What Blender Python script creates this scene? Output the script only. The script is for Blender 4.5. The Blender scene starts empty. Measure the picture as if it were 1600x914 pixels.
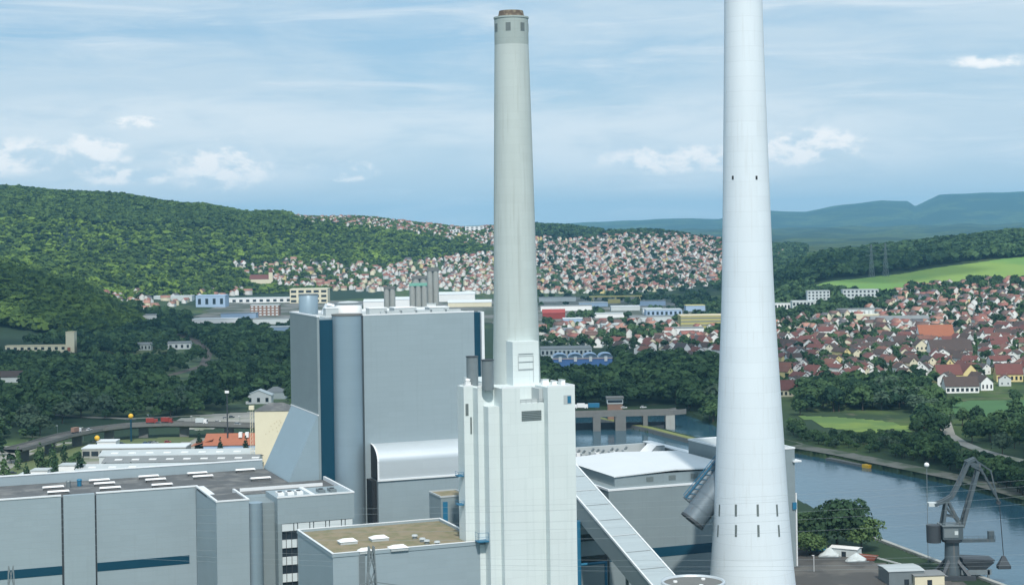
import bpy, math, random
import numpy as np
from mathutils import Vector, Matrix
R = math.radians
random.seed(7); rng = np.random.default_rng(7)
SC = bpy.context.scene; COL = SC.collection
# ------------------------------------------------------------------ camera
F = 2600.0; H = 130.0; ROLL = 0.0157          # focal length in 1600-wide pixels, eye height in metres
cam = bpy.data.cameras.new('camera'); camo = bpy.data.objects.new('camera', cam); COL.objects.link(camo)
cam.sensor_width = 36; cam.lens = 36*F/1600; cam.shift_y = -97/1600; cam.shift_x = 1.5/1600
cam.clip_start = 1; cam.clip_end = 80000
camo.matrix_world = Matrix.Translation((0, 0, H)) @ Matrix.Rotation(R(90), 4, 'X') @ Matrix.Rotation(-ROLL, 4, 'Z')
SC.camera = camo
# ------------------------------------------------------------------ light, sky, exposure
SUN_AZ, SUN_EL = R(6), R(49)                 # azimuth to the right of straight behind the camera
SUN_STRENGTH, SKY_STRENGTH, EXPOSURE = 3.4, 0.09, 0.15
sd = Vector((math.sin(SUN_AZ)*math.cos(SUN_EL), -math.cos(SUN_AZ)*math.cos(SUN_EL), math.sin(SUN_EL)))
sl = bpy.data.lights.new('sun', 'SUN'); slo = bpy.data.objects.new('sun', sl); COL.objects.link(slo)
sl.energy = SUN_STRENGTH; sl.angle = R(2.0); sl.color = (1, .955, .88)
slo.rotation_euler = sd.to_track_quat('Z', 'Y').to_euler()
W = bpy.data.worlds.new('World'); SC.world = W; W.use_nodes = True
SC.view_settings.view_transform = 'Standard'; SC.view_settings.look = 'None'
SC.view_settings.exposure = EXPOSURE; SC.view_settings.gamma = 1; SC.view_settings.use_curve_mapping = False
SC.cycles.use_denoising = True; SC.cycles.max_bounces = 6; SC.cycles.volume_bounces = 1
SC.cycles.transparent_max_bounces = 12; SC.cycles.caustics_reflective = False; SC.cycles.caustics_refractive = False

class NT:
    def __init__(s, nt): s.t = nt
    def n(s, typ, **kw):
        nd = s.t.nodes.new(typ)
        for k, v in kw.items(): setattr(nd, k, v)
        return nd
    def put(s, sock, v):
        if hasattr(v, 'is_output') or isinstance(v, bpy.types.NodeSocket): s.t.links.new(v, sock)
        else: sock.default_value = v
    def m(s, op, a, b=0.0, c=None, clamp=False):
        nd = s.n('ShaderNodeMath', operation=op, use_clamp=clamp)
        s.put(nd.inputs[0], a); s.put(nd.inputs[1], b)
        if c is not None: s.put(nd.inputs[2], c)
        return nd.outputs[0]
    def comb(s, x, y, z):
        nd = s.n('ShaderNodeCombineXYZ')
        for i, v in enumerate((x, y, z)): s.put(nd.inputs[i], v)
        return nd.outputs[0]
    def noise(s, vec, scale, detail=5, rough=.55, dist=0.0):
        nd = s.n('ShaderNodeTexNoise'); s.put(nd.inputs['Vector'], vec)
        nd.inputs['Scale'].default_value = scale; nd.inputs['Detail'].default_value = detail
        nd.inputs['Roughness'].default_value = rough; nd.inputs['Distortion'].default_value = dist
        return nd.outputs['Fac']
    def step(s, v, a, b, lo=0.0, hi=1.0):
        nd = s.n('ShaderNodeMapRange', interpolation_type='SMOOTHSTEP'); s.put(nd.inputs[0], v)
        nd.inputs[1].default_value = a; nd.inputs[2].default_value = b; nd.inputs[3].default_value = lo; nd.inputs[4].default_value = hi
        return nd.outputs[0]
    def mix(s, fac, a, b, mode='MIX'):
        nd = s.n('ShaderNodeMix', data_type='RGBA', blend_type=mode)
        s.put(nd.inputs[0], fac); s.put(nd.inputs[6], a); s.put(nd.inputs[7], b)
        return nd.outputs[2]
def c4(c): return (c[0], c[1], c[2], 1.0)

def build_sky():
    w = NT(W.node_tree); t = W.node_tree; t.nodes.clear()
    sky = w.n('ShaderNodeTexSky', sky_type='NISHITA', sun_disc=False)
    sky.sun_elevation = SUN_EL; sky.sun_rotation = math.atan2(sd.x, sd.y); sky.altitude = 300; sky.air_density = 1.0; sky.dust_density = 0.6; sky.ozone_density = 1.5
    tc = w.n('ShaderNodeTexCoord'); sp = w.n('ShaderNodeSeparateXYZ'); t.links.new(tc.outputs['Generated'], sp.inputs[0])
    x, y, z = sp.outputs
    hor = w.m('SQRT', w.m('ADD', w.m('MULTIPLY', x, x), w.m('MULTIPLY', y, y)))
    az = w.m('ARCTAN2', x, y); el = w.m('ARCTAN2', z, hor)             # radians
    base = w.mix(1.0, sky.outputs[0], (SKY_STRENGTH,)*3+(1,), 'MULTIPLY')
    base = w.mix(.62, base, (.29, .52, .73, 1))                              # thin high veil over the whole sky
    # layered cloud sheets, stretched along the horizon
    p1 = w.comb(w.m('MULTIPLY', az, 2.6), w.m('MULTIPLY', el, 15), 3.1)
    p2 = w.comb(w.m('MULTIPLY', az, 7.0), w.m('MULTIPLY', el, 38), 9.4)
    n1 = w.noise(p1, 1.5, 7, .55, .6); n2 = w.noise(p2, 1.6, 8, .62, .5)
    sheet = w.step(w.m('ADD', w.m('MULTIPLY', n1, .6), w.m('MULTIPLY', n2, .4)), .29, .60)
    low = w.step(el, .115, .035)
    sheet = w.m('MAXIMUM', sheet, w.m('MULTIPLY', low, .85), clamp=True)
    colr = w.mix(w.m('MULTIPLY', sheet, .9), base, (.56, .69, .785, 1))
    n3 = w.noise(w.comb(w.m('MULTIPLY', az, 4.5), w.m('MULTIPLY', el, 44), 21.7), 1.7, 8, .62, .6)
    colr = w.mix(w.m('MULTIPLY', w.step(n3, .46, .78), .7), colr, (.72, .80, .86, 1))
    # broad soft banks of vapour low on the left and right of the middle
    for pa, pe, wa, we, st in ((-.21, .052, .17, .034, .95), (.12, .050, .16, .034, .9), (-.05, .061, .26, .011, .8)):
        dx = w.m('DIVIDE', w.m('SUBTRACT', az, pa), wa); dy = w.m('DIVIDE', w.m('SUBTRACT', el, pe), we)
        g = w.m('SUBTRACT', 1.0, w.m('ADD', w.m('MULTIPLY', dx, dx), w.m('MULTIPLY', dy, dy)))
        n5 = w.noise(w.comb(w.m('MULTIPLY', az, 14), w.m('MULTIPLY', el, 46), 7+pa), 1.3, 8, .58, .4)
        colr = w.mix(w.m('MULTIPLY', w.m('MULTIPLY', w.step(g, -.2, .75), w.step(n5, .24, .66)), st), colr, (.69, .785, .845, 1))
    # cumulus heaps near the horizon
    nz = w.noise(w.comb(w.m('MULTIPLY', az, 34), w.m('MULTIPLY', el, 60), .5), 1.25, 9, .55, .25)
    nf = w.noise(w.comb(w.m('MULTIPLY', az, 120), w.m('MULTIPLY', el, 190), 4.5), 1.2, 8, .6, .2); nz = w.m('ADD', nz, w.m('MULTIPLY', w.m('SUBTRACT', nf, .5), .32))
    tot = None
    for pa, pe, wa, we in ((-.243, .0475, .020, .0165), (-.285, .047, .030, .011), (-.172, .0415, .030, .0155), (-.163, .050, .012, .010), (-.222, .066, .015, .0045), (-.225, .036, .03, .006),
                           (-.10, .037, .022, .006), (.108, .041, .05, .009), (.175, .047, .035, .011), (.305, .093, .05, .0045)):
        dx = w.m('DIVIDE', w.m('SUBTRACT', az, pa), wa); dy = w.m('DIVIDE', w.m('SUBTRACT', el, pe), we)
        g = w.m('SUBTRACT', 1.0, w.m('ADD', w.m('MULTIPLY', dx, dx), w.m('MULTIPLY', dy, dy)))
        tot = g if tot is None else w.m('MAXIMUM', tot, g)
    heap = w.step(w.m('ADD', w.m('MULTIPLY', w.m('MAXIMUM', tot, -1.6), .38), nz), .38, .84)
    nz2 = w.noise(w.comb(w.m('MULTIPLY', az, 34), w.m('ADD', w.m('MULTIPLY', el, 60), .7), .5), 1.25, 9, .55, .25)
    shade = w.step(w.m('SUBTRACT', nz, nz2), -.14, .12)
    hc = w.mix(shade, (.58, .71, .80, 1), (.95, .955, .95, 1))
    colr = w.mix(w.m('MULTIPLY', heap, .92), colr, hc)
    bg = w.n('ShaderNodeBackground'); t.links.new(colr, bg.inputs[0]); bg.inputs[1].default_value = 1.0
    o = w.n('ShaderNodeOutputWorld'); t.links.new(bg.outputs[0], o.inputs[0])
build_sky()

# ------------------------------------------------------------------ materials
MATS = {}
def mat(name, color, rough=.7, metal=0.0, var=.12, scale=.15, stretch=(1, 1, 1), panel=None, streak=0.0, bump=0.0, bscale=3.0, random_tint=0.0, spec=.4, attr=None, second=None, joint=.965, streak_col=(.25, .2, .16)):
    """Procedural surface: base colour broken by noise, optional cladding panels, run-off streaks and bump."""
    if name in MATS: return MATS[name]
    m = bpy.data.materials.new(name); m.use_nodes = True; t = m.node_tree; t.nodes.clear(); w = NT(t)
    b = w.n('ShaderNodeBsdfPrincipled'); o = w.n('ShaderNodeOutputMaterial'); t.links.new(b.outputs[0], o.inputs[0])
    tc = w.n('ShaderNodeTexCoord').outputs['Object']
    mp = w.n('ShaderNodeMapping'); t.links.new(tc, mp.inputs[0]); mp.inputs['Scale'].default_value = stretch
    n = w.noise(mp.outputs[0], scale, 6, .6)
    k = w.m('MULTIPLY_ADD', n, 2*var, 1-var)
    if attr:
        a = w.n('ShaderNodeAttribute', attribute_name=attr); base = a.outputs['Color']
    else: base = c4(color)
    if second: base = w.mix(w.step(w.noise(mp.outputs[0], second[1], 5, .6, .3), second[2], second[3]), base, c4(second[0]))
    if panel:
        v = w.n('ShaderNodeVectorMath', operation='DIVIDE'); t.links.new(tc, v.inputs[0]); v.inputs[1].default_value = panel
        fl = w.n('ShaderNodeVectorMath', operation='FLOOR'); t.links.new(v.outputs[0], fl.inputs[0])
        wn = w.n('ShaderNodeTexWhiteNoise', noise_dimensions='3D'); t.links.new(fl.outputs[0], wn.inputs['Vector'])
        k = w.m('MULTIPLY', k, w.m('MULTIPLY_ADD', wn.outputs['Value'], .035, .98))
        sz = w.n('ShaderNodeSeparateXYZ'); t.links.new(v.outputs[0], sz.inputs[0])
        fz = w.m('FRACT', sz.outputs[2]); k = w.m('MULTIPLY', k, w.step(w.m('MINIMUM', fz, w.m('SUBTRACT', 1.0, fz)), 0.0, .035, joint, 1.0))
    if random_tint:
        oi = w.n('ShaderNodeObjectInfo'); k = w.m('MULTIPLY', k, w.m('MULTIPLY_ADD', oi.outputs['Random'], 2*random_tint, 1-random_tint))
    colr = w.mix(1.0, base, w.comb(k, k, k), 'MULTIPLY')
    if random_tint:
        colr = w.mix(w.m('MULTIPLY', w.m('FRACT', w.m('MULTIPLY', oi.outputs['Random'], 7.31)), .45), colr, w.mix(1.0, colr, (1.5, 1.18, .62, 1), 'MULTIPLY'))
    if streak:
        m2 = w.n('ShaderNodeMapping'); t.links.new(tc, m2.inputs[0]); m2.inputs['Scale'].default_value = (1.3, 1.3, .035)
        s = w.noise(m2.outputs[0], 1.0, 4, .6)
        colr = w.mix(w.m('MULTIPLY', w.step(s, .52, .72), streak), colr, c4(streak_col))
    t.links.new(colr, b.inputs['Base Color'])
    b.inputs['Roughness'].default_value = rough; b.inputs['Metallic'].default_value = metal; b.inputs['Specular IOR Level'].default_value = spec
    if bump:
        bp = w.n('ShaderNodeBump'); bp.inputs['Strength'].default_value = bump; bp.inputs['Distance'].default_value = .3
        t.links.new(w.noise(tc, bscale, 4, .6), bp.inputs['Height']); t.links.new(bp.outputs[0], b.inputs['Normal'])
    MATS[name] = m; return m
PAN = (6.0, 6.0, 1.9)
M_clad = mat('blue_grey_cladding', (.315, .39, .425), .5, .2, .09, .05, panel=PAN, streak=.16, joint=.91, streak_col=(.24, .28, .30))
M_clad2 = mat('pale_blue_cladding', (.32, .395, .435), .5, .15, .09, .05, panel=PAN, streak=.18, joint=.91, streak_col=(.27, .32, .34))
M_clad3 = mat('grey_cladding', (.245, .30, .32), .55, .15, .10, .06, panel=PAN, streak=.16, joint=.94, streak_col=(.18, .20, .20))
M_skirt = mat('smooth_blue_sheet', (.285, .375, .425), .45, .2, .05, .05, panel=PAN)
M_silver = mat('silver_sheet', (.62, .67, .70), .36, .45, .06, .1, panel=(50, 50, 3.0))
M_silvert = mat('tower_sheet', (.28, .37, .43), .38, .3, .05, .1, panel=(50, 50, 3.0), streak=.04)
M_blue = mat('petrol_blue_sheet', (.004, .052, .092), .45, .1, .10, .1, panel=(2.0, 2.0, 40))
M_bluemid = mat('blue_paint', (.02, .15, .27), .5, 0, .15, .3)
M_trim = mat('white_trim', (.72, .75, .77), .5, 0, .05, .3)
M_blk = mat('white_block_panels', (.63, .695, .695), .6, 0, .06, .06, panel=(5.5, 5.5, 3.2), streak=.22, joint=.91, streak_col=(.42, .50, .50))
M_chim = mat('grey_concrete', (.465, .525, .515), .85, 0, .12, .2, stretch=(1, 1, .12), panel=(90, 90, 2.5), joint=.93, streak=.26, streak_col=(.24, .25, .23))
M_chim_top = mat('darker_concrete', (.345, .405, .395), .85, 0, .12, .2, panel=(90, 90, 2.5), joint=.88, streak=.2, streak_col=(.2, .2, .17))  # darker concrete for the chimney tops
M_chimw = mat('white_painted_concrete', (.67, .735, .785), .6, 0, .05, .1, stretch=(1, 1, .25), panel=(90, 90, 5.0), joint=.92, streak=.24, streak_col=(.5, .52, .52))
M_rust = mat('rusty_rim', (.105, .08, .062), .8, 0, .3, .8, second=((.22, .19, .14), .6, .45, .6))
M_dark = mat('dark_opening_and_shade', (.018, .022, .026), .6, 0, .2, .5)  # near-black for openings, and for shade painted on the annex's left end
M_louv = mat('louvre_metal', (.16, .19, .19), .5, .3, .25, 1.2)
M_roofgrey = mat('dark_roof_felt', (.10, .106, .11), .9, 0, .3, .25, second=((.17, .172, .168), .12, .45, .65), panel=(7.0, 1.8, 50), joint=1.0)
M_roofbrown = mat('gravel_roof', (.245, .205, .135), .95, 0, .2, .6, second=((.17, .165, .09), .3, .42, .66))
M_roofwhite = mat('white_roof_sheet', (.60, .635, .655), .6, 0, .05, .08)
M_roofpale = mat('pale_grey_roof', (.42, .46, .47), .7, 0, .15, .1, stretch=(1, 1, 1))
M_slats = mat('gallery_roof_sheet', (.40, .46, .48), .6, .2, .10, .3, stretch=(.3, 3, 1), panel=(30, 1.5, 30))
M_conc = mat('raw_concrete', (.33, .34, .32), .85, 0, .18, .3, streak=.2)
M_concd = mat('dark_concrete', (.15, .155, .15), .9, 0, .2, .3, streak=.2)
M_steel = mat('grey_steel', (.20, .235, .25), .5, .3, .15, .5)
M_steeld = mat('dark_steel', (.06, .07, .08), .6, .3, .2, .5)
M_pipe = mat('flue_duct_sheet', (.16, .20, .23), .45, .4, .2, .2, streak=.3, streak_col=(.16, .10, .07))
M_asph = mat('asphalt', (.075, .073, .07), .9, 0, .2, .1, second=((.12, .115, .105), .05, .45, .6))
M_paving = mat('pale_paving', (.27, .265, .24), .9, 0, .2, .08, second=((.17, .19, .13), .05, .5, .62))
M_cream = mat('cream_render', (.68, .63, .47), .8, 0, .06, .2)
M_yellow = mat('yellow_paint', (.72, .42, .03), .5, 0, .12, .8)
M_redp = mat('red_paint', (.27, .04, .03), .55, 0, .2, .5)
M_orange = mat('orange_tiles', (.34, .125, .07), .85, 0, .15, .4)
M_glass = mat('dark_glass', (.025, .035, .045), .15, 0, .3, .6, spec=.6)
M_white = mat('white_paint', (.78, .79, .79), .55, 0, .05, .4)
M_pane = mat('pale_window_panel', (.62, .68, .70), .4, 0, .08, .5)
M_bark = mat('bark', (.06, .045, .032), .9, 0, .3, 2)
M_tile = mat('brown_roof_tiles', (.075, .054, .048), .85, 0, .2, .5)

# ------------------------------------------------------------------ projection and plant frame
NR = math.hypot(1, ROLL)
def ray(px, py):
    dx, dy = px-800, py-457
    return (dx-ROLL*dy)/NR/F, -((dy+ROLL*dx)/NR+97)/F       # per metre of depth: sideways, up
def proj(x, y, z):
    X = F*x/y; Y = -F*(z-H)/y-97
    return 800+(X+ROLL*Y)/NR, 457+(Y-ROLL*X)/NR
def atz(px, py, z=0.0):
    a, b = ray(px, py); d = (z-H)/b
    return a*d, d
def atd(px, py, d):
    a, b = ray(px, py); return a*d, d, H+b*d
TH = R(21); CU, SU = math.cos(TH), math.sin(TH)
def xy(u, v): return u*CU-v*SU, u*SU+v*CU
def uv(x, y): return x*CU+y*SU, -x*SU+y*CU

# ------------------------------------------------------------------ mesh building
def mesh_np(name, v, f, mat_=None, attr=None, smooth=False):
    """v (n,3), f (m,k) all faces with the same corner count"""
    me = bpy.data.meshes.new(name); v = np.asarray(v, np.float32); f = np.asarray(f, np.int32); k = f.shape[1]
    me.vertices.add(len(v)); me.vertices.foreach_set('co', v.ravel())
    me.loops.add(f.size); me.loops.foreach_set('vertex_index', f.ravel())
    me.polygons.add(len(f)); me.polygons.foreach_set('loop_start', np.arange(0, f.size, k, dtype=np.int32))
    me.polygons.foreach_set('loop_total', np.full(len(f), k, np.int32))
    if smooth: me.polygons.foreach_set('use_smooth', np.ones(len(f), bool))
    if attr is not None:
        a = me.color_attributes.new('tint', 'FLOAT_COLOR', 'POINT')
        a.data.foreach_set('color', np.concatenate([np.asarray(attr, np.float32), np.ones((len(v), 1), np.float32)], 1).ravel())
    me.update(calc_edges=True); me.validate()
    if mat_: me.materials.append(mat_)
    return me
class MB:
    def __init__(s, o=(0, 0, 0)): s.v = []; s.f = []; s.sm = []; s.o = o
    def add(s, vs, fs, smooth=False):
        n = len(s.v); s.v += [(x-s.o[0], y-s.o[1], z-s.o[2]) for x, y, z in vs]
        s.f += [tuple(i+n for i in f) for f in fs]; s.sm += [smooth]*len(fs); return s
    def box(s, x0, x1, y0, y1, z0, z1):
        return s.prism([(x0, y0), (x1, y0), (x1, y1), (x0, y1)], z0, z1)
    def prism(s, poly, z0, z1):
        n = len(poly); z0s = z0 if hasattr(z0, '__len__') else [z0]*n; z1s = z1 if hasattr(z1, '__len__') else [z1]*n
        vs = [(p[0], p[1], z) for p, z in zip(poly, z0s)]+[(p[0], p[1], z) for p, z in zip(poly, z1s)]
        fs = [tuple(range(n-1, -1, -1)), tuple(range(n, 2*n))]+[(i, (i+1) % n, n+(i+1) % n, n+i) for i in range(n)]
        return s.add(vs, fs)
    def ring(s, x0, x1, y0, y1, z0, z1, t):      # rectangular parapet
        s.box(x0, x1, y0, y0+t, z0, z1); s.box(x0, x1, y1-t, y1, z0, z1)
        s.box(x0, x0+t, y0+t, y1-t, z0, z1); return s.box(x1-t, x1, y0+t, y1-t, z0, z1)
    def lathe(s, cx, cy, prof, n=32, cap=True, a0=0, a1=2*math.pi):
        full = abs(a1-a0-2*math.pi) < 1e-6; m = n if full else n+1
        vs = [(cx+r*math.cos(a0+(a1-a0)*i/n), cy+r*math.sin(a0+(a1-a0)*i/n), z) for r, z in prof for i in range(m)]
        fs = [(k*m+i, k*m+(i+1) % m, (k+1)*m+(i+1) % m, (k+1)*m+i) for k in range(len(prof)-1) for i in range(n)]
        s.add(vs, fs, True)
        if cap:
            for k, fl in ((0, True), (len(prof)-1, False)):
                r, z = prof[k]
                if r > .01: s.add([(cx+r*math.cos(a0+(a1-a0)*i/n), cy+r*math.sin(a0+(a1-a0)*i/n), z) for i in range(m)], [tuple(range(m-1, -1, -1)) if fl else tuple(range(m))])
        return s
    def tube(s, p, q, r, n=8, r2=None):
        p, q = Vector(p), Vector(q); d = (q-p).normalized(); a = d.orthogonal().normalized(); b = d.cross(a); r2 = r if r2 is None else r2
        vs = [tuple(c+(a*math.cos(2*math.pi*i/n)+b*math.sin(2*math.pi*i/n))*rr) for c, rr in ((p, r), (q, r2)) for i in range(n)]
        s.add(vs, [(i, (i+1) % n, n+(i+1) % n, n+i) for i in range(n)], n > 5)
        return s.add(vs, [tuple(range(n-1, -1, -1)), tuple(range(n, 2*n))])
    def bar(s, p, q, w): return s.tube(p, q, w*.7, 4)
    def build(s, name, m, parent=None, loc=None, rot=0.0):
        me = bpy.data.meshes.new(name); me.from_pydata(s.v, [], s.f); me.polygons.foreach_set('use_smooth', s.sm); me.update()
        if m: me.materials.append(m)
        o = bpy.data.objects.new(name, me); COL.objects.link(o); o.parent = parent
        if loc is not None: o.location = loc; o.rotation_euler.z = rot
        return o
def tag(o, label=None, cat=None, group=None, kind=None):
    for k, v in (('label', label), ('category', cat), ('group', group), ('kind', kind)):
        if v: o[k] = v
    return o
def thing(name, label, cat, loc=(0, 0, 0), rot=0.0, group=None):
    o = bpy.data.objects.new(name, None); COL.objects.link(o); o.location = loc; o.rotation_euler.z = rot; o.empty_display_size = 2
    return tag(o, label, cat, group)
def pthing(name, label, cat, u, v, z=0.0, group=None):   # a thing in the plant's own axes
    x, y = xy(u, v); return thing(name, label, cat, (x, y, z), TH, group), (u, v, z)
def dup(root, loc, rot=None, label=None, group=None, scale=None):
    r = root.copy(); COL.objects.link(r); r.location = loc
    if rot is not None: r.rotation_euler.z = rot
    if scale is not None: r.scale = scale
    if label: r['label'] = label
    if group: r['group'] = group
    for ch in root.children:
        c = ch.copy(); COL.objects.link(c); c.parent = r
        for g in ch.children:
            d = g.copy(); COL.objects.link(d); d.parent = c
    return r

# ------------------------------------------------------------------ terrain
DROW = [0, 1300, 1700, 2000, 2300, 2600, 3000, 3400, 3800, 4300, 4800, 5400, 6500, 9000, 13000, 17000, 20000, 25000, 34000]
TCOL = {
 -400: [0, 0, 0, 40, 110, 130, 110, 120, 180, 250, 255, 240, 190, 100, 110, 90, 80, 60, 0],
 0:    [0, 0, 0, 14, 74, 84, 66, 92, 168, 248, 252, 235, 190, 100, 110, 90, 80, 60, 0],
 100:  [0, 0, 0, 4, 46, 50, 46, 82, 155, 236, 242, 225, 180, 100, 110, 90, 80, 60, 0],
 200:  [0, 0, 0, 0, 4, 7, 12, 52, 130, 222, 228, 210, 170, 100, 110, 90, 80, 60, 0],
 300:  [0, 0, 0, 0, 0, 1, 5, 36, 110, 198, 204, 190, 160, 100, 110, 90, 80, 60, 0],
 400:  [0, 0, 0, 0, 0, 0, 2, 20, 86, 172, 176, 165, 140, 90, 110, 90, 80, 60, 0],
 600:  [0, 0, 0, 0, 0, 0, 1, 10, 60, 138, 163, 155, 120, 80, 110, 90, 80, 60, 0],
 760:  [0, 0, 0, 0, 0, 0, 0, 8, 45, 100, 138, 130, 100, 70, 110, 90, 80, 60, 0],
 840:  [0, 0, 0, 0, 0, 0, 0, 6, 40, 88, 132, 124, 90, 65, 115, 90, 80, 60, 0],
 930:  [0, 0, 0, 0, 0, 0, 0, 6, 35, 78, 118, 112, 80, 60, 115, 90, 80, 60, 0],
 1050: [0, 0, 0, 0, 0, 0, 0, 5, 30, 70, 106, 100, 70, 60, 115, 90, 80, 60, 0],
 1125: [0, 0, 0, 0, 0, 1, 3, 6, 28, 62, 94, 88, 62, 60, 112, 90, 80, 60, 0],
 1200: [0, 0, 0, 2, 6, 14, 20, 14, 20, 45, 72, 66, 55, 60, 110, 90, 80, 60, 0],
 1300: [0, 0, 2, 8, 20, 40, 58, 60, 50, 48, 52, 55, 55, 62, 112, 90, 80, 60, 0],
 1400: [0, 0, 3, 10, 22, 38, 60, 72, 60, 48, 50, 52, 55, 62, 114, 90, 80, 60, 0],
 1500: [0, 0, 4, 12, 26, 45, 68, 84, 70, 55, 52, 52, 56, 64, 116, 90, 80, 60, 0],
 1600: [0, 0, 5, 14, 30, 52, 76, 96, 88, 62, 55, 54, 58, 66, 118, 90, 80, 60, 0],
 2000: [0, 0, 6, 18, 40, 66, 96, 120, 120, 90, 70, 60, 60, 70, 118, 90, 80, 60, 0]}
TPX = np.array(sorted(TCOL), float); TT = np.array([TCOL[k] for k in sorted(TCOL)], float); TD = np.array(DROW, float)
ALB_X = [-400, 700, 880, 930, 1000, 1060, 1125, 1165, 1200, 1260, 1300, 1345, 1380, 1420, 1432, 1450, 1470, 1530, 1600, 1750, 2000]
ALB_Z = [180, 190, 200, 212, 226, 240, 225, 290, 312, 290, 350, 385, 410, 398, 335, 400, 466, 480, 486, 480, 430]
RIVER = np.array([(200, 480), (183, 560), (165, 627), (150, 684), (134, 797), (104, 900), (52, 985), (8, 1020), (-40, 1080), (-60, 1200), (30, 1215), (118, 1200), (133, 1120), (140, 1055),
                  (164, 971), (180, 942), (196, 903), (210, 871), (224, 838), (238, 778), (262, 660), (300, 480)], float)
ISLE = np.array([(56, 1152), (62, 1150), (94, 1092), (122, 1012), (128, 962), (119, 1005), (88, 1078)], float)
def inpoly(x, y, P):
    x = np.asarray(x, float); y = np.asarray(y, float); r = np.zeros(x.shape, bool); j = len(P)-1
    for i in range(len(P)):
        xi, yi = P[i]; xj, yj = P[j]
        r ^= ((yi > y) != (yj > y)) & (x < (xj-xi)*(y-yi)/((yj-yi) or 1e-9)+xi); j = i
    return r
def ter(x, y):
    x = np.asarray(x, float); y = np.asarray(y, float); d = np.maximum(y, 1.0); px = 800+F*x/np.maximum(d, 400)
    i = np.clip(np.searchsorted(TPX, px)-1, 0, len(TPX)-2); j = np.clip(np.searchsorted(TD, d)-1, 0, len(TD)-2)
    a = np.clip((px-TPX[i])/(TPX[i+1]-TPX[i]), 0, 1); b = np.clip((d-TD[j])/(TD[j+1]-TD[j]), 0, 1)
    a = a*.4+.6*a*a*(3-2*a); b = b*.5+.5*b*b*(3-2*b)
    z = (TT[i, j]*(1-a)+TT[i+1, j]*a)*(1-b)+(TT[i, j+1]*(1-a)+TT[i+1, j+1]*a)*b
    far = np.clip((d-2000)/4000, 0, 1)
    z = z+far*(6*np.sin(x/140+y/390)+5*np.sin(x/70-y/260+1)+3*np.sin(x/33+2))*np.clip(z/80, 0, 1)
    alb = np.interp(px, ALB_X, ALB_Z)+2*np.sin(px/9)
    z = np.maximum(z, alb*np.exp(-((d-19500)/3300)**2))
    riv = inpoly(x, y, RIVER) & ~inpoly(x, y, ISLE)
    return np.where(riv, -6.0, z)
def h1(x, y): return float(ter(np.array([x]), np.array([y]))[0])
def hit(px, py, dmin=600.0, dmax=30000.0):      # where the ray through a picture point meets the ground
    a, b = ray(px, py); d = np.geomspace(dmin, dmax, 1500); k = np.argmax(H+b*d <= ter(a*d, d))
    return a*d[k], d[k], max(h1(a*d[k], d[k]), 0.0)

def build_ground():
    pa = np.concatenate([np.linspace(-3600, -160, 24), np.arange(-150, 1751, 3.0), np.linspace(1780, 5200, 24)])
    dr = np.concatenate([[-3000, -1000, 0, 300, 450], np.arange(560, 1260, 3.5), np.geomspace(1262, 5600, 230), np.geomspace(5700, 27000, 84)])
    A, D = np.meshgrid((pa-800)/F, dr); X = A*np.maximum(D, 400); Y = D; Z = ter(X, Y)
    n, m = A.shape; idx = np.arange(n*m).reshape(n, m)
    q = np.stack([idx[:-1, :-1], idx[:-1, 1:], idx[1:, 1:], idx[1:, :-1]], -1).reshape(-1, 4)
    t = bpy.data.materials.new('ground_cover'); t.use_nodes = True; nt = t.node_tree; nt.nodes.clear(); w = NT(nt)
    b = w.n('ShaderNodeBsdfPrincipled'); o = w.n('ShaderNodeOutputMaterial'); nt.links.new(b.outputs[0], o.inputs[0]); b.inputs['Roughness'].default_value = .95; b.inputs['Specular IOR Level'].default_value = .1
    p = w.n('ShaderNodeNewGeometry').outputs['Position']
    n1 = w.noise(p, .012, 6, .6, .4); n2 = w.noise(p, .05, 5, .6); n3 = w.noise(p, .0016, 4, .55, .6)
    g = w.mix(w.step(n1, .42, .6), (.035, .06, .03, 1), (.075, .115, .04, 1)); g = w.mix(w.step(n2, .55, .7), g, (.13, .125, .085, 1))
    g = w.mix(w.step(n3, .45, .52), g, (.028, .05, .03, 1))
    nt.links.new(g, b.inputs['Base Color'])
    ob = bpy.data.objects.new('ground', mesh_np('ground', np.stack([X, Y, Z], -1).reshape(-1, 3), q, t, smooth=True)); COL.objects.link(ob); tag(ob, kind='structure')
build_ground()
def drape(name, poly, m, lift=.15, step=12.0, label=None, kind='structure', cat=None):
    """a sheet lying on the ground inside a polygon of ground points"""
    P = np.array(poly, float); s = step
    # clip a grid of cells to the polygon by keeping cells whose centre is inside, then snapping is not needed at this size
    xs = np.arange(P[:, 0].min(), P[:, 0].max()+s, s); ys = np.arange(P[:, 1].min(), P[:, 1].max()+s, s)
    X, Y = np.meshgrid(xs, ys); Z = ter(X, Y)+lift; n, k = X.shape; idx = np.arange(n*k).reshape(n, k)
    cx = (X[:-1, :-1]+s/2); cy = (Y[:-1, :-1]+s/2); keep = inpoly(cx, cy, P)
    q = np.stack([idx[:-1, :-1], idx[:-1, 1:], idx[1:, 1:], idx[1:, :-1]], -1)[keep]
    o = bpy.data.objects.new(name, mesh_np(name, np.stack([X, Y, Z], -1).reshape(-1, 3), q, m)); COL.objects.link(o)
    return tag(o, label, cat, kind=kind)
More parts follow.
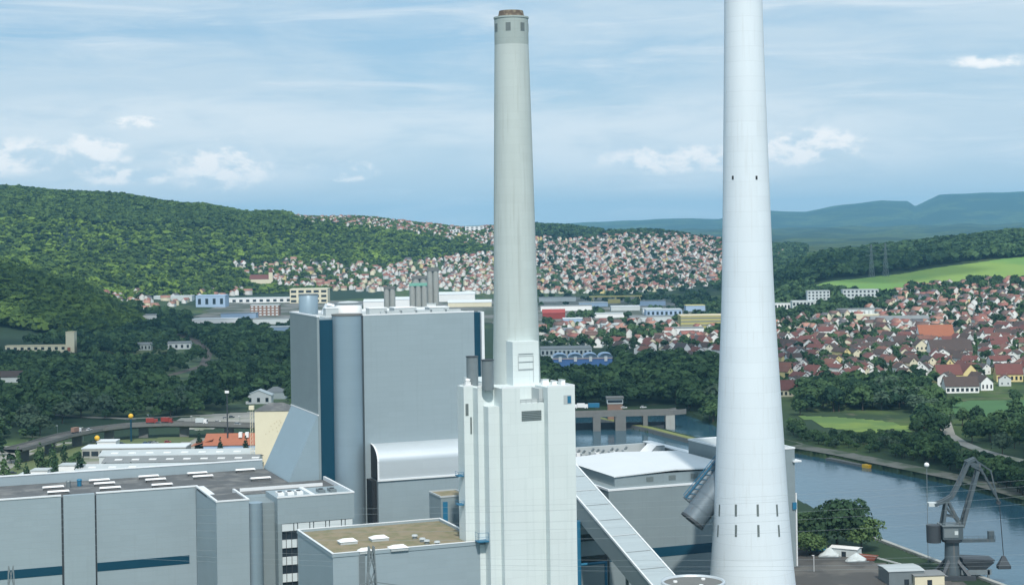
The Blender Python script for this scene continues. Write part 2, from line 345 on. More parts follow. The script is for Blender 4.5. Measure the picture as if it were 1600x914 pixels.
def ribbon(name, pts, width, m, lift=.2, kind='structure'):
    P = [Vector(p) for p in pts]; q = []
    for a, b in zip(P[:-1], P[1:]):
        k = max(1, int((b-a).length/8)); q += [a.lerp(b, i/k) for i in range(k)]
    q.append(P[-1]); mb = MB(); L = []
    for i, p in enumerate(q):
        t = (q[min(i+1, len(q)-1)]-q[max(i-1, 0)]); t = Vector((t.x, t.y)).normalized(); nrm = Vector((-t.y, t.x))*width/2
        for sgn in (1, -1):
            x, y = p.x+nrm.x*sgn, p.y+nrm.y*sgn; L.append((x, y, h1(x, y)+lift))
    mb.add(L, [(2*i, 2*i+1, 2*i+3, 2*i+2) for i in range(len(q)-1)]); o = mb.build(name, m); return tag(o, kind=kind)

def build_water():
    m = bpy.data.materials.new('river_water'); m.use_nodes = True; t = m.node_tree; w = NT(t); b = t.nodes['Principled BSDF']
    b.inputs['Base Color'].default_value = (.032, .088, .125, 1); b.inputs['Roughness'].default_value = .10; b.inputs['IOR'].default_value = 1.33
    p = w.n('ShaderNodeNewGeometry').outputs['Position']
    bp = w.n('ShaderNodeBump'); bp.inputs['Strength'].default_value = .22; bp.inputs['Distance'].default_value = .5
    t.links.new(w.m('ADD', w.noise(p, .22, 4, .6), w.m('MULTIPLY', w.noise(p, .03, 3, .5), 1.5)), bp.inputs['Height']); t.links.new(bp.outputs[0], b.inputs['Normal'])
    mb = MB(); mb.add([(-300, 300, -2.6), (520, 300, -2.6), (520, 1320, -2.6), (-300, 1320, -2.6)], [(0, 1, 2, 3)])
    tag(mb.build('water', m), kind='structure')
build_water()

# ================================================================== the power station
def seg_ring(mb, cx, cy, r, z0, z1, n=40): return mb.lathe(cx, cy, [(r, z0), (r, z1)], n)
# ---- boiler house
t, o = pthing('boiler_house', 'tall blue grey metal clad boiler house with a round tower and dark blue vertical stripes', 'power building', 186, 620)
BZ = 99.0
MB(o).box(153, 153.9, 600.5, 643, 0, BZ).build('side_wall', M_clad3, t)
MB(o).box(153.9, 218, 604, 643, 0, BZ-.6).build('wall', M_clad, t)
MB(o).box(170.5, 214.4, 599.5, 604.3, 0, BZ).build('front_wall', M_clad, t)
MB(o).box(153.9, 166, 602.2, 604.2, 0, BZ-1.2).build('blue_stripe', M_blue, t)
MB(o).box(214.4, 217.6, 601.5, 604.2, 0, BZ-.2).build('blue_stripe', M_blue, t)
MB(o).box(217.6, 218.7, 600, 604.2, 0, BZ).build('corner_pilaster', M_trim, t)
MB(o).lathe(165.0, 602.5, [(5.6, 0), (5.6, BZ+.2)], 48).build('round_tower', M_silvert, t)
MB(o).lathe(165.0, 602.5, [(5.75, BZ+.2), (5.75, BZ+.8)], 48).build('tower_rim', M_concd, t)
mb = MB(o); mb.box(152.9, 154.1, 600.4, 643.1, BZ, BZ+.5); mb.box(170.4, 214.4, 599.4, 600.0, BZ, BZ+.5); mb.box(153, 218.7, 642.6, 643.1, BZ-.6, BZ+.5); mb.build('parapet', M_trim, t)
MB(o).box(157.2, 217.5, 604.4, 642.5, BZ-.6, BZ-.4).build('roof', M_roofpale, t)
mb = MB(o); mb.add([(152.97, 600.6, 63), (152.97, 642, 63), (141.5, 642, 39), (141.5, 600.6, 39), (152.97, 600.6, 0), (152.97, 642, 0), (138.5, 642, 0), (138.5, 600.6, 0)],
    [(0, 1, 2, 3), (3, 2, 6, 7), (0, 3, 7, 4), (1, 5, 6, 2), (0, 4, 5, 1)]); mb.build('sloping_skirt', M_skirt, t)
mb = MB(o)
for z in (62.6,): mb.box(152.7, 153.2, 600.3, 643, z, z+.4)
mb.build('skirt_trim', M_trim, t)
# things on its roof
def rooftank(name, label, u, v, r, z0, z1, m, parts=True, cat='tank', group=None):
    t, o = pthing(name, label, cat, u, v, z0, group)
    MB(o).lathe(u, v, [(r, z0), (r, z1), (r*.96, z1+.2)], 28).build('shell', m, t)
    if parts: MB(o).lathe(u, v, [(r*1.04, z1+.2), (r*1.04, z1+.55)], 28).build('rim', M_steel, t)
    return t
rooftank('roof_tank', 'blue grey cylindrical tank standing at the left end of the boiler house roof', 157.8, 632, 3.7, BZ-.4, BZ+7.0, M_silvert)
t = rooftank('roof_vent', 'wide pale drum vent in the middle of the boiler house roof', 171, 622, 5.2, BZ-.4, BZ+3.6, M_white, cat='vent')
mb = MB((171, 622, BZ)); mb.lathe(171, 622, [(5.4, BZ+3.9), (3.5, BZ+4.9), (.05, BZ+5.2)], 28); mb.build('cover', M_roofpale, t)
for i, (u, v, w, d, h, lab) in enumerate(((163, 618, 5, 4, 2.4, 'small grey plant room beside the roof tank of the boiler house'), (180.5, 616, 7, 5, 1.9, 'low grey air unit right of the drum vent on the boiler house'),
        (193, 622, 9, 7, 1.5, 'flat grey roof hatch in the middle of the boiler house roof'), (206, 619, 8, 6, 1.4, 'flat grey roof hatch near the right end of the boiler house roof'))):
    t, o = pthing('roof_unit', lab, 'roof unit', u, v, BZ-.4); MB(o).box(u-w/2, u+w/2, v-d/2, v+d/2, BZ-.4, BZ+h).build('casing', M_roofpale, t)
    MB(o).box(u-w/2-.15, u+w/2+.15, v-d/2-.15, v+d/2+.15, BZ+h, BZ+h+.3).build('lid', M_white, t)
t, o = pthing('exhaust_pipe', 'bent pale exhaust pipe between the tank and the drum vent on the boiler house roof', 'pipe', 164, 627, BZ-.4)
mb = MB(o); mb.tube((162, 627, BZ-.4), (164, 627, BZ+3.5), .9, 12); mb.tube((164, 627, BZ+3.3), (168, 625, BZ+2.2), .9, 12); mb.build('elbow', M_silver, t)
t, o = pthing('roof_duct', 'long grey duct lying along the boiler house roof', 'duct', 198, 611, BZ-.4)
MB(o).box(180, 212, 608, 609.6, BZ-.4, BZ+.9).build('casing', M_roofpale, t)
for u in range(182, 212, 6): MB(o).box(u-.3, u+.3, 607.7, 609.9, BZ-.4, BZ+1.1).build('clamp', M_steel, t)
# ---- barrel annex in front of it
t, o = pthing('barrel_annex', 'grey annex with a shiny silver barrel roof in front of the boiler house', 'power building', 190, 594)
prof = [(599.4, 51.2)]+[(599.4-9.2*math.sin(a), 45.4+5.8*math.cos(a)) for a in np.linspace(.25, math.pi/2, 14)]+[(590.2, 39.0), (599.4, 39.0)]
mb = MB(o); n = len(prof)
for u in (172.6, 216): pass
vs = [(172.6, v, z) for v, z in prof]+[(216, v, z) for v, z in prof]
mb.add(vs, [(i, i+1, n+i+1, n+i) for i in range(n-2)], True); mb.add(vs, [tuple(range(n, 2*n))]); mb.build('barrel_roof', M_silver, t)
mb = MB(o); mb.add([(172.55, v, z) for v, z in prof], [tuple(range(n-1, -1, -1))]); mb.build('barrel_end', M_dark, t)  # end face coloured near-black to paint in its shadow side
mb = MB(o)
for i in range(n-2):
    (v0, z0), (v1, z1) = prof[i], prof[i+1]; mb.add([(172.4, v0, z0+.15), (173.1, v0, z0+.15), (173.1, v1-.15, z1+.1), (172.4, v1-.15, z1+.1)], [(0, 1, 2, 3)])
mb.build('barrel_edge', M_trim, t)
MB(o).box(172.6, 216, 590.2, 599.4, 0, 38.4).build('wall', M_clad, t)
MB(o).box(172.3, 216, 589.6, 590.2, 38.4, 39.0).build('ledge', M_trim, t)
MB(o).box(170.8, 172.55, 592, 599.4, 0, 38.4).build('shaded_side', M_dark, t)  # dark box paints the shade on the wall's left side
# ---- small stair box beside the block
t, o = pthing('stair_box', 'small grey stair building with a blue door strip beside the white block', 'stair building', 172, 511)
MB(o).box(168.4, 177.5, 505, 517, 0, 45).build('wall', M_clad3, t)
MB(o).box(169.0, 170.6, 504.85, 505, 30, 43.6).build('blue_strip', M_bluemid, t)
MB(o).ring(168.2, 177.7, 504.8, 517.2, 45, 45.5, .4).build('parapet', M_roofpale, t)
MB(o).box(168.7, 177.2, 505.3, 516.7, 45, 45.15).build('roof', M_roofbrown, t)
# ---- turbine hall
t, o = pthing('turbine_hall', 'long low pale blue turbine hall with a dark blue band and grey flat roof', 'power building', 80, 620)
HZ = 40.0
MB(o).box(-70, 152.9, 598.6, 641, 0, HZ-1.4).build('wall', M_clad2, t)
MB(o).box(-70, 60.0, 597.6, 598.6, 0, HZ).build('facade_panel', M_clad2, t)
MB(o).box(72.0, 106.8, 597.6, 598.6, 0, HZ).build('facade_panel', M_clad2, t)
MB(o).box(60.7, 71.3, 596.7, 598.6, 0, HZ+.25).build('pilaster', M_clad2, t)
mb = MB(o); mb.box(60.0, 60.7, 598.0, 598.6, 0, HZ-.5); mb.box(71.3, 72.0, 598.0, 598.6, 0, HZ-.5); mb.build('shadow_line', M_steeld, t)  # dark strips paint the thin shadow lines beside the pilaster
MB(o).box(-70, 60.0, 597.5, 597.6, 12.8, 15.8).build('blue_band', M_blue, t)
MB(o).box(72.0, 104.2, 597.5, 597.6, 12.8, 15.8).build('blue_band', M_blue, t)
mb = MB(o); mb.box(-70, 60.05, 597.35, 598.6, HZ, HZ+.45); mb.box(71.95, 106.8, 597.35, 598.6, HZ, HZ+.45); mb.build('parapet_cap', M_trim, t)
MB(o).box(-70, 152.8, 598.62, 640, HZ-1.4, HZ-1.2).build('roof', M_roofgrey, t)
MB(o).box(-70, 140.5, 640, 641.5, HZ-1.4, HZ+2.2).build('rear_parapet', M_clad2, t)
MB(o).box(-70, 140.5, 639.8, 641.7, HZ+2.2, HZ+2.5).build('rear_cap', M_trim, t)
# skylights on the hall roof
sk, so = pthing('roof_skylight', 'white capped skylight on the grey turbine hall roof', 'skylight', 0, 0, HZ-1.2)
MB((0, 0, HZ-1.2)).box(-3.4, 3.4, -1.0, 1.0, HZ-1.2, HZ-.2).build('kerb', M_roofgrey, sk)
mb = MB((0, 0, HZ-1.2)); mb.add([(-3.8, -1.3, HZ-.2), (3.8, -1.3, HZ-.2), (3.8, 1.3, HZ-.2), (-3.8, 1.3, HZ-.2), (-3.6, 0, HZ+.25), (3.6, 0, HZ+.25)], [(0, 1, 5, 4), (2, 3, 4, 5), (1, 2, 5), (3, 0, 4), (3, 2, 1, 0)]); mb.build('cap', M_white, sk)
SKY = [(83, 760, 'front one of the pair of white skylights left of the pilaster'), (91, 767, None), (155, 749, 1), (163, 754, 2), (172, 761, 3), (232, 743, 1), (243, 748, 2), (253, 756, 3), (308, 738, 1), (317, 743, 2), (383, 733, 1), (407, 746, 2)]
names = {155: 'third', 232: 'fourth'}
SL = ['rear one of the leftmost pair of white skylights on the hall roof', 'front one of the leftmost pair of white skylights on the hall roof',
      'rear skylight of the trio just right of the hall pilaster', 'middle skylight of the trio just right of the hall pilaster', 'front skylight of the trio just right of the hall pilaster',
      'rear skylight of the second trio along the hall roof', 'middle skylight of the second trio along the hall roof', 'front skylight of the second trio along the hall roof',
      'rear skylight of the pair behind the recess of the hall facade', 'front skylight of the pair behind the recess of the hall facade',
      'single white skylight below the cream tower on the hall roof', 'white skylight with a crossing beam nearest the sloping skirt']
for i, (px, py, _) in enumerate(SKY):
    x, y = atz(px, py, HZ-.1); lab = SL[i]
    if i == 0: sk.location = (x, y, HZ-1.2); sk.rotation_euler.z = TH; sk['label'] = lab; sk['group'] = 'skylights on the turbine hall'
    else: dup(sk, (x, y, HZ-1.2), TH, lab, 'skylights on the turbine hall')
for px, py, lab in ((107, 756, 'small dark vent stub by the rear parapet of the hall roof'), (124, 754, 'small blue vent stub by the rear parapet of the hall roof')):
    x, y = atz(px, py, HZ); u, v = uv(x, y); tt, oo = pthing('vent_stub', lab, 'vent', u, v, HZ-1.2)
    MB(oo).lathe(u, v, [(.8, HZ-1.2), (.8, HZ+.8)], 12).build('pipe', M_bluemid if 'blue' in lab else M_steel, tt); MB(oo).lathe(u, v, [(1.0, HZ+.8), (.9, HZ+1.3), (.1, HZ+1.5)], 12).build('hood', M_bluemid if 'blue' in lab else M_steel, tt)
# ---- switchgear block projecting from the hall
t, o = pthing('switchgear_building', 'blue grey block with a round pipe and white ribbon windows projecting from the hall', 'power building', 130, 580)
QZ = 40.0
MB(o).box(106.9, 153.2, 577, 598.4, 0, QZ-1).build('wall', M_clad2, t)
MB(o).box(106.9, 118.0, 559.6, 577, 0, QZ).build('corner_wall', M_clad2, t)
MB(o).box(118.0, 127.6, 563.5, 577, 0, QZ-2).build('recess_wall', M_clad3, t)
MB(o).box(127.6, 154.6, 558.6, 577, 31.2, QZ).build('upper_storey', M_clad, t)
MB(o).box(129.0, 154.0, 559.5, 577, 0, 31.2).build('window_core', M_glass, t)
MB(o).box(127.6, 129.0, 558.6, 577, 0, 31.2).build('end_pier', M_clad3, t)
MB(o).lathe(120.6, 562.3, [(2.55, 0), (2.55, 38.6)], 28).build('round_pipe', M_silvert, t)
MB(o).box(106.8, 109.9, 559.5, 598.4, QZ, QZ+.02).build('coping', M_trim, t)
u = 129.1; k = 0
while u < 153.6:
    w = (3.9, 1.0)[k % 2]; w = min(w, 153.9-u); MB(o).box(u, u+w, 558.7, 559.5, 28.6, 31.0).build('window_panel', M_pane, t); u += w+.35; k += 1
for zz in (22.8, 17.0, 11.2):
    MB(o).box(129.1, 153.9, 558.9, 559.5, zz, zz+2.7).build('white_spandrel', M_pane, t)
mb = MB(o)
for u in (130.4, 132.3, 134.2): mb.box(u, u+.18, 558.75, 558.9, 8, 28.5)
mb.build('mullion', M_steeld, t)
mb = MB(o); mb.box(106.7, 107.5, 559.4, 598.4, QZ, QZ+.5); mb.box(107.5, 118.1, 559.4, 560.1, QZ, QZ+.5); mb.box(127.5, 154.7, 558.4, 559.2, QZ, QZ+.5)
mb.box(153.9, 154.7, 559.2, 598.4, QZ-1, QZ+.5); mb.box(120, 150, 584, 584.7, QZ-1, QZ+.3); mb.box(139.5, 141, 559.2, 577, QZ-.2, QZ+.45); mb.box(117.3, 118.1, 560.1, 584, QZ-1, QZ+.5); mb.build('parapet_cap', M_trim, t)
MB(o).box(107.5, 153.8, 577.1, 598.3, QZ-1, QZ-.75).build('roof', M_roofgrey, t)
MB(o).box(107.6, 117.2, 560.2, 577, QZ, QZ+.1).build('corner_roof', M_roofgrey, t)
for i, u in enumerate((130.0, 133.4, 136.6, 144.5, 148.5)):
    tt, oo = pthing('air_cooler', 'pale air cooler on the ribbon window building roof, number %s from the left'.replace('number %s', ('first', 'second', 'third', 'fourth', 'fifth')[i]), 'air cooler', u, 566, QZ)
    MB(oo).box(u-1.1, u+1.1, 563, 568, QZ+.02, QZ+1.0).build('casing', M_white if i < 3 else M_steel, tt); MB(oo).lathe(u, 565.5, [(.8, QZ+1.0), (.8, QZ+1.3)], 14).build('fan_ring', M_steeld, tt)
    tt['group'] = 'air coolers on the ribbon window building'
# ---- front building with the gravel roof
t, o = pthing('front_building', 'low blue grey building with a brown gravel roof in front of the annex', 'power building', 143, 480)
FZ = 39.0
MB(o).box(120.8, 166.9, 460, 502, 0, FZ-1).build('wall', M_clad2, t)
MB(o).ring(120.6, 167.0, 459.8, 502.2, FZ-1.002, FZ, .55).build('parapet', M_clad2, t)
MB(o).ring(120.5, 167.1, 459.7, 502.3, FZ, FZ+.18, .7).build('parapet_cap', M_trim, t)
MB(o).box(121.2, 166.4, 460.4, 501.6, FZ-1, FZ-.7).build('roof', M_roofbrown, t)
MB(o).box(128.4, 130.2, 459.72, 459.8, 0, FZ-1).build('dark_strip', M_steel, t)
def roof_hatch(px, py, lab, w=2.6, l=3.6):
    x, y = atz(px, py, FZ-.2); u, v = uv(x, y); tt, oo = pthing('roof_hatch', lab, 'skylight', u, v, FZ-.7, 'skylights on the gravel roof')
    MB(oo).box(u-w, u+w, v-l/2, v+l/2, FZ-.7, FZ+.1).build('kerb', M_roofpale, tt)
    mb = MB(oo); mb.add([(u-w-.2, v-l/2-.2, FZ+.1), (u+w+.2, v-l/2-.2, FZ+.1), (u+w+.2, v+l/2+.2, FZ+.1), (u-w-.2, v+l/2+.2, FZ+.1), (u-w*.6, v, FZ+.9), (u+w*.6, v, FZ+.9)], [(0, 1, 5, 4), (2, 3, 4, 5), (1, 2, 5), (3, 0, 4), (3, 2, 1, 0)]); mb.build('cap', M_white, tt)
roof_hatch(543, 846, 'white pitched skylight at the left of the brown gravel roof'); roof_hatch(592, 841, 'white pitched skylight at the back middle of the brown gravel roof')
roof_hatch(570, 861, 'smaller white skylight at the front edge behind the pylon tip', 1.8, 2.4); roof_hatch(622, 856, 'white pitched skylight at the front middle of the brown gravel roof')
for px, py, lab in ((648, 839, 'small grey vent at the back of the brown gravel roof'), (660, 844, 'twin of small grey vents in the middle right of the gravel roof'), (667, 847, 'small white vent at the middle right of the gravel roof'), (683, 849, 'low dark vent at the right front of the gravel roof')):
    x, y = atz(px, py, FZ-.3); u, v = uv(x, y); tt, oo = pthing('roof_vent', lab, 'vent', u, v, FZ-.7)
    MB(oo).lathe(u, v, [(.7, FZ-.7), (.7, FZ+.1)], 12).build('pipe', M_steel, tt); MB(oo).lathe(u, v, [(1.0, FZ+.1), (.8, FZ+.5), (.1, FZ+.6)], 12).build('hood', M_roofpale, tt)
# ---- white block that carries the grey chimney
t, o = pthing('white_block', 'tall stepped white block carrying the grey concrete chimney', 'power building', 178, 475)
TZ = 84.0
MB(o).prism([(166.5, 468.2), (191.7, 468.2), (191.7, 503), (176, 503), (176, 480), (166.5, 480)], 0, TZ-.8).build('core', M_blk, t)
MB(o).box(162.4, 166.5, 464.2, 470, 0, TZ).build('rear_bay', M_blk, t)
MB(o).box(165.2, 192, 459.8, 468.2, 0, TZ-.2).build('middle_bay', M_blk, t)
MB(o).box(166.9, 172, 455.6, 459.8, 0, 78.6).build('low_bay', M_blk, t)
MB(o).box(170.3, 175.9, 453, 459.8, 0, TZ).build('left_bay', M_blk, t)
MB(o).box(175.9, 183.6, 453.02, 459.8, 0, 79.3).build('centre_bay', M_blk, t)
MB(o).box(183.4, 192.0, 450, 459.8, 0, TZ).build('right_bay', M_blk, t)
mb = MB(o)
for i in range(6): mb.box(176.3, 182.5, 452.9, 453.0, 74.3+i*.5, 74.3+i*.5+.36)
mb.build('louvre', M_louv, t)
MB(o).box(188.4, 190.9, 449.93, 450.0, 78.9, 81.5).build('window_frame', M_roofpale, t); MB(o).box(189.6, 190.7, 449.86, 449.93, 79.1, 81.2).build('window', M_bluemid, t)
MB(o).box(162.9, 163.8, 464.1, 464.2, 75.5, 79).build('dark_vent', M_louv, t)
MB(o).box(164.3, 164.8, 464.12, 464.2, 70, 75).build('dark_vent', M_louv, t)
mb = MB(o); mb.box(175.9, 183.4, 455.2, 455.35, 79.3, 80.4); mb.box(182.2, 183.3, 453.8, 459.7, 79.3, 83.4); mb.build('terrace_wall', M_roofpale, t)
mb = MB(o)
for (a, b, c, d) in ((183.4, 192, 450, 450.3), (191.7, 192, 450.3, 468), (170.3, 175.9, 453, 453.3), (165.2, 170.3, 459.8, 460.1), (162.4, 165.2, 464.2, 464.5)): MB(o).box(a, b, c, d, TZ+.002, TZ+.45).build('parapet', M_trim, t)
MB(o).box(167, 191.4, 470.2, 479.6, TZ-.8, TZ-.5).build('roof', M_roofpale, t)
def rail(mb, pts, z, h=1.1):
    for a, b in zip(pts[:-1], pts[1:]):
        mb.tube((*a, z+h), (*b, z+h), .06, 4); mb.tube((*a, z+h*.5), (*b, z+h*.5), .04, 4); L = math.hypot(b[0]-a[0], b[1]-a[1]); k = max(1, int(L/1.8))
        for i in range(k+1): p = (a[0]+(b[0]-a[0])*i/k, a[1]+(b[1]-a[1])*i/k); mb.tube((*p, z), (*p, z+h), .05, 4)
mb = MB(o); rail(mb, [(162.6, 464.4), (165.2, 464.4)], TZ+.4); rail(mb, [(165.4, 460), (170.2, 460)], TZ-.2); rail(mb, [(176, 453.2), (183.3, 453.2)], 79.3); mb.build('railing', M_steel, t)
for z0, lab in ((57.5, 'upper'), (49, 'lower')):
    mb = MB(o); mb.box(160.6, 162.35, 465, 468, z0, z0+.25); rail(mb, [(160.7, 468), (160.7, 465.1), (162.3, 465.1)], z0+.2); mb.build('side_balcony', M_bluemid, t)
mb = MB(o); mb.box(163.6, 166.9, 456.6, 459.7, 39.2, 39.5); rail(mb, [(163.7, 459.7), (163.7, 456.7), (166.8, 456.7)], 39.5, 2.4); mb.build('roof_landing', M_bluemid, t)
for i, (u, v, w, d, h) in enumerate(((185.8, 458, 2.0, 1.4, 1.6), (188.2, 457, 1.4, 1.4, 1.1), (190.4, 456, 1.2, 2.4, 1.4))):
    tt, oo = pthing('roof_box', 'white roof box on the right bay of the white block, %s of three' % ('left', 'middle', 'right')[i], 'roof unit', u, v, TZ); MB(oo).box(u-w/2, u+w/2, v-d/2, v+d/2, TZ+.003, TZ+h).build('casing', M_white, tt)
    MB(oo).box(u-w/2-.1, u+w/2+.1, v-d/2-.1, v+d/2+.1, TZ+h, TZ+h+.15).build('lid', M_roofpale, tt)
for px, dd, ztop, lab in ((738, 497, 92.4, 'left of the two short grey steel flues on the white block'), (762, 488, 92.0, 'right of the two short grey steel flues on the white block')):
    x, y, _ = atd(px, 580, dd); u, v = uv(x, y); tt, oo = pthing('steel_flue', lab, 'flue', u, v, TZ-.8)
    MB(oo).lathe(u, v, [(1.75, TZ-.6), (1.75, ztop)], 24).build('shell', M_steel, tt); MB(oo).lathe(u, v, [(1.9, ztop), (1.9, ztop+.3)], 24).build('rim', M_steeld, tt)
tt, oo = pthing('roof_machine', 'small white ventilator between the two steel flues', 'ventilator', 164.4, 466, TZ); MB(oo).box(163.6, 165.2, 465.6, 466.8, TZ+.01, TZ+1.2).build('casing', M_white, tt); MB(oo).lathe(164.4, 466.2, [(.5, TZ+1.2), (.9, TZ+2.0), (.1, TZ+2.3)], 12).build('hood', M_white, tt)
# ---- grey chimney
x1, y1, _ = atd(806, 560, 507); CX1, CY1 = uv(x1, y1); CX1 += .2
t, o = pthing('grey_chimney', 'round grey concrete chimney with a rusty rim rising from the white block', 'chimney', CX1, CY1, TZ-.8)
s1 = 507/495; prof1 = [(7.25, TZ-.6), (7.1, 93), (6.7, 107), (6.15, 140), (5.6, 168), (5.2, 186.3)]
MB(o).lathe(CX1, CY1, prof1, 64).build('shaft', M_chim, t)
MB(o).lathe(CX1, CY1, [(5.2, 186.3), (5.18, 194.3)], 64).build('top_band', M_chim_top, t)
MB(o).lathe(CX1, CY1, [(5.35, 194.3), (5.35, 194.8)], 64).build('top_collar', M_chim_top, t)
MB(o).lathe(CX1, CY1, [(4.15, 194.8), (3.9, 195.5), (3.65, 196.7)], 48).build('rusty_rim', M_rust, t)
MB(o).lathe(CX1, CY1, [(3.3, 196.71), (3.3, 196.75)], 40).build('flue_mouth', M_dark, t)
for i in range(7):
    a = R(-126)-TH+R(51.43)*i+R(-26); ca, sa = math.cos(a), math.sin(a); r = 5.2; mb = MB(o); w = .75
    pts = [(CX1+ca*(r+e)-sa*s_, CY1+sa*(r+e)+ca*s_) for e, s_ in ((-.25, -w), (.035, -w), (.035, w), (-.25, w))]; mb.prism(pts, 190.2, 192.7); mb.build('opening', M_louv, t)
MB(o).box(CX1-5.2, CX1+3.1, 462.6, 468, TZ-.5, 96.8).build('door_house', M_blk, t)
mb = MB(o)
for (a, b, c, d) in ((-2.6, -2.35, 88.2, 92.6), (2.2, 2.45, 84.6, 92.6), (-2.35, 2.2, 92.35, 92.6), (-2.35, 2.2, 88.2, 88.45)): mb.box(CX1-1.0+a, CX1-1.0+b, 462.5, 462.6, c, d)
mb.build('duct_frame', M_roofpale, t)
mb = MB(o)
for z in (88.4, 90.6, 93): mb.box(CX1-3.4, CX1+1.4, 462.45, 462.59, z, z+.15)
mb.build('door_joint', M_steel, t)
# ---- big white chimney
x2, y2 = 79.35, 560.0; CX2, CY2 = uv(x2, y2)
t, o = pthing('white_chimney', 'very tall flaring white chimney with two rows of slits near its foot', 'chimney', CX2, CY2)
prof2 = [(15.6, 0), (14.3, 10), (13.1, 25), (12.1, 42), (11.2, 60), (9.85, 85), (8.7, 108), (7.75, 145), (6.9, 180), (6.36, 206), (5.7, 250)]
zz = np.linspace(0, 250, 60); rr = np.interp(zz, [p[1] for p in prof2], [p[0] for p in prof2]); rr = np.convolve(np.pad(rr, 2, mode='edge'), np.ones(5)/5, 'valid')
MB(o).lathe(CX2, CY2, list(zip(rr, zz)), 96).build('shaft', M_chimw, t)
MB(o).lathe(CX2, CY2, [(5.9, 250), (5.9, 251)], 64).build('top_collar', M_chim_top, t); MB(o).lathe(CX2, CY2, [(5.0, 251), (5.0, 252.5)], 48).build('flue_mouth', M_steeld, t)
def chim_slot(px, py, w, h, name='slit'):
    a, b = ray(px, py); 
    for dd in np.arange(535, 562, .1):
        X, Y, Z = atd(px, py, dd)
        r = np.interp(Z, zz, rr)
        if math.hypot(X-x2, Y-y2) <= r+.02: break
    ang = math.atan2(Y-y2, X-x2)-TH; ca, sa = math.cos(ang), math.sin(ang); r0 = float(np.interp(Z-h/2, zz, rr)); r1 = float(np.interp(Z+h/2, zz, rr)); mb = MB(o)
    P0 = [(CX2+ca*(r0+e)-sa*s_, CY2+sa*(r0+e)+ca*s_) for e, s_ in ((-.3, -w/2), (.05, -w/2), (.05, w/2), (-.3, w/2))]
    P1 = [(CX2+ca*(r1+e)-sa*s_, CY2+sa*(r1+e)+ca*s_) for e, s_ in ((-.3, -w/2), (.05, -w/2), (.05, w/2), (-.3, w/2))]
    mb.add([(*p, Z-h/2) for p in P0]+[(*p, Z+h/2) for p in P1], [(3, 2, 1, 0), (4, 5, 6, 7), (0, 1, 5, 4), (1, 2, 6, 5), (2, 3, 7, 6), (3, 0, 4, 7)]); mb.build(name, M_louv if name == 'slit' else M_dark, t)
for px in (1124, 1150, 1184, 1214): chim_slot(px, 797, .75, 3.9)
for px in (1122, 1150, 1185, 1217): chim_slot(px, 829, .75, 3.9)
for px in (1145, 1182): chim_slot(px, 278, .7, 1.3, 'vent_hole')
# ---- hall with the white roof
t, o = pthing('white_roofed_hall', 'grey coal hall with a bright white roof between the two chimneys', 'power building', 275, 570)
MB(o).prism([(241.5, 537), (303.5, 537), (303.5, 600), (241.5, 600)], 0, 37.4).build('wall', M_clad3, t)
MB(o).box(241.5, 303.5, 536.9, 537, 12.6, 16.0).build('blue_band', M_blue, t)
MB(o).ring(241.3, 303.7, 536.8, 600.2, 37.402, 38.1, .7).build('parapet_cap', M_trim, t)
MB(o).prism([(248, 546), (299, 546), (299, 597), (248, 597)], 37.4, [40.9, 40.7, 40.7, 40.9]).build('upper_storey', M_clad3, t)
mb = MB(o); mb.add([(247.4, 545.4, 41.0), (272, 545.4, 42.2), (299.6, 545.4, 41.0), (299.6, 597.6, 41.0), (272, 597.6, 42.2), (247.4, 597.6, 41.0), (247.4, 545.4, 40.7), (272, 545.4, 41.7), (299.6, 545.4, 40.7)],
   [(0, 1, 4, 5), (1, 2, 3, 4), (0, 6, 7, 1), (1, 7, 8, 2)]); mb.build('white_roof', M_roofwhite, t)
for u in (262, 271, 280):
    mb = MB(o); mb.box(u-1.4, u+1.4, 545.9, 546, 38.2, 39.9); mb.build('vent_grille', M_louv, t)
# right hand tower block behind the white chimney
t, o = pthing('grey_service_block', 'grey flat roofed block standing behind the white chimney by the river', 'power building', 315, 575)
MB(o).box(303.8, 327.6, 555, 597, 0, 45).build('wall', M_clad3, t)
MB(o).ring(303.6, 327.8, 554.8, 597.2, 45, 45.6, .6).build('parapet_cap', M_trim, t); MB(o).box(304, 327.4, 555.2, 596.8, 45.0, 45.3).build('roof', M_roofpale, t)
MB(o).box(326.2, 327.9, 554.5, 556, 22, 24.6).build('blue_sign', M_bluemid, t); MB(o).lathe(328.3, 555.6, [(.35, 0), (.35, 28)], 10).build('drain_pipe', M_trim, t)
MB(o).box(326.5, 330, 554, 558, 40, 40.6).build('canopy', M_trim, t)
# low roofs behind the white roof
t, o = pthing('bunker_annex', 'low grey annex with a long white edge behind the white roof', 'power building', 290, 625)
MB(o).box(262, 312, 601, 652, 0, 33).build('wall', M_clad3, t); MB(o).ring(261.8, 312.2, 600.8, 652.2, 33, 34, .6).build('parapet', M_roofpale, t)
MB(o).box(310, 313.4, 600, 652, 33, 37.6).build('long_edge', M_clad3, t); MB(o).box(309.8, 313.6, 599.8, 652.2, 37.6, 38.1).build('edge_cap', M_trim, t)
MB(o).box(262.5, 309.5, 601.5, 651.5, 33.0, 33.3).build('roof', M_roofgrey, t); MB(o).box(262, 309.8, 650, 651.4, 34, 37.4).build('rear_wall', M_roofpale, t)
tt, oo = pthing('ramp_roof', 'small pale wedge roofed stair head behind the white roof', 'stair head', 304, 632, 33)
mb = MB(oo); mb.add([(298, 628, 33), (308.5, 628, 33), (308.5, 636, 33), (298, 636, 33), (304.5, 628, 39), (308.5, 628, 39), (304.5, 636, 39), (308.5, 636, 39)], [(0, 1, 5, 4), (2, 3, 6, 7), (0, 4, 6, 3), (1, 2, 7, 5), (3, 2, 1, 0)]); mb.build('wall', M_roofpale, tt)
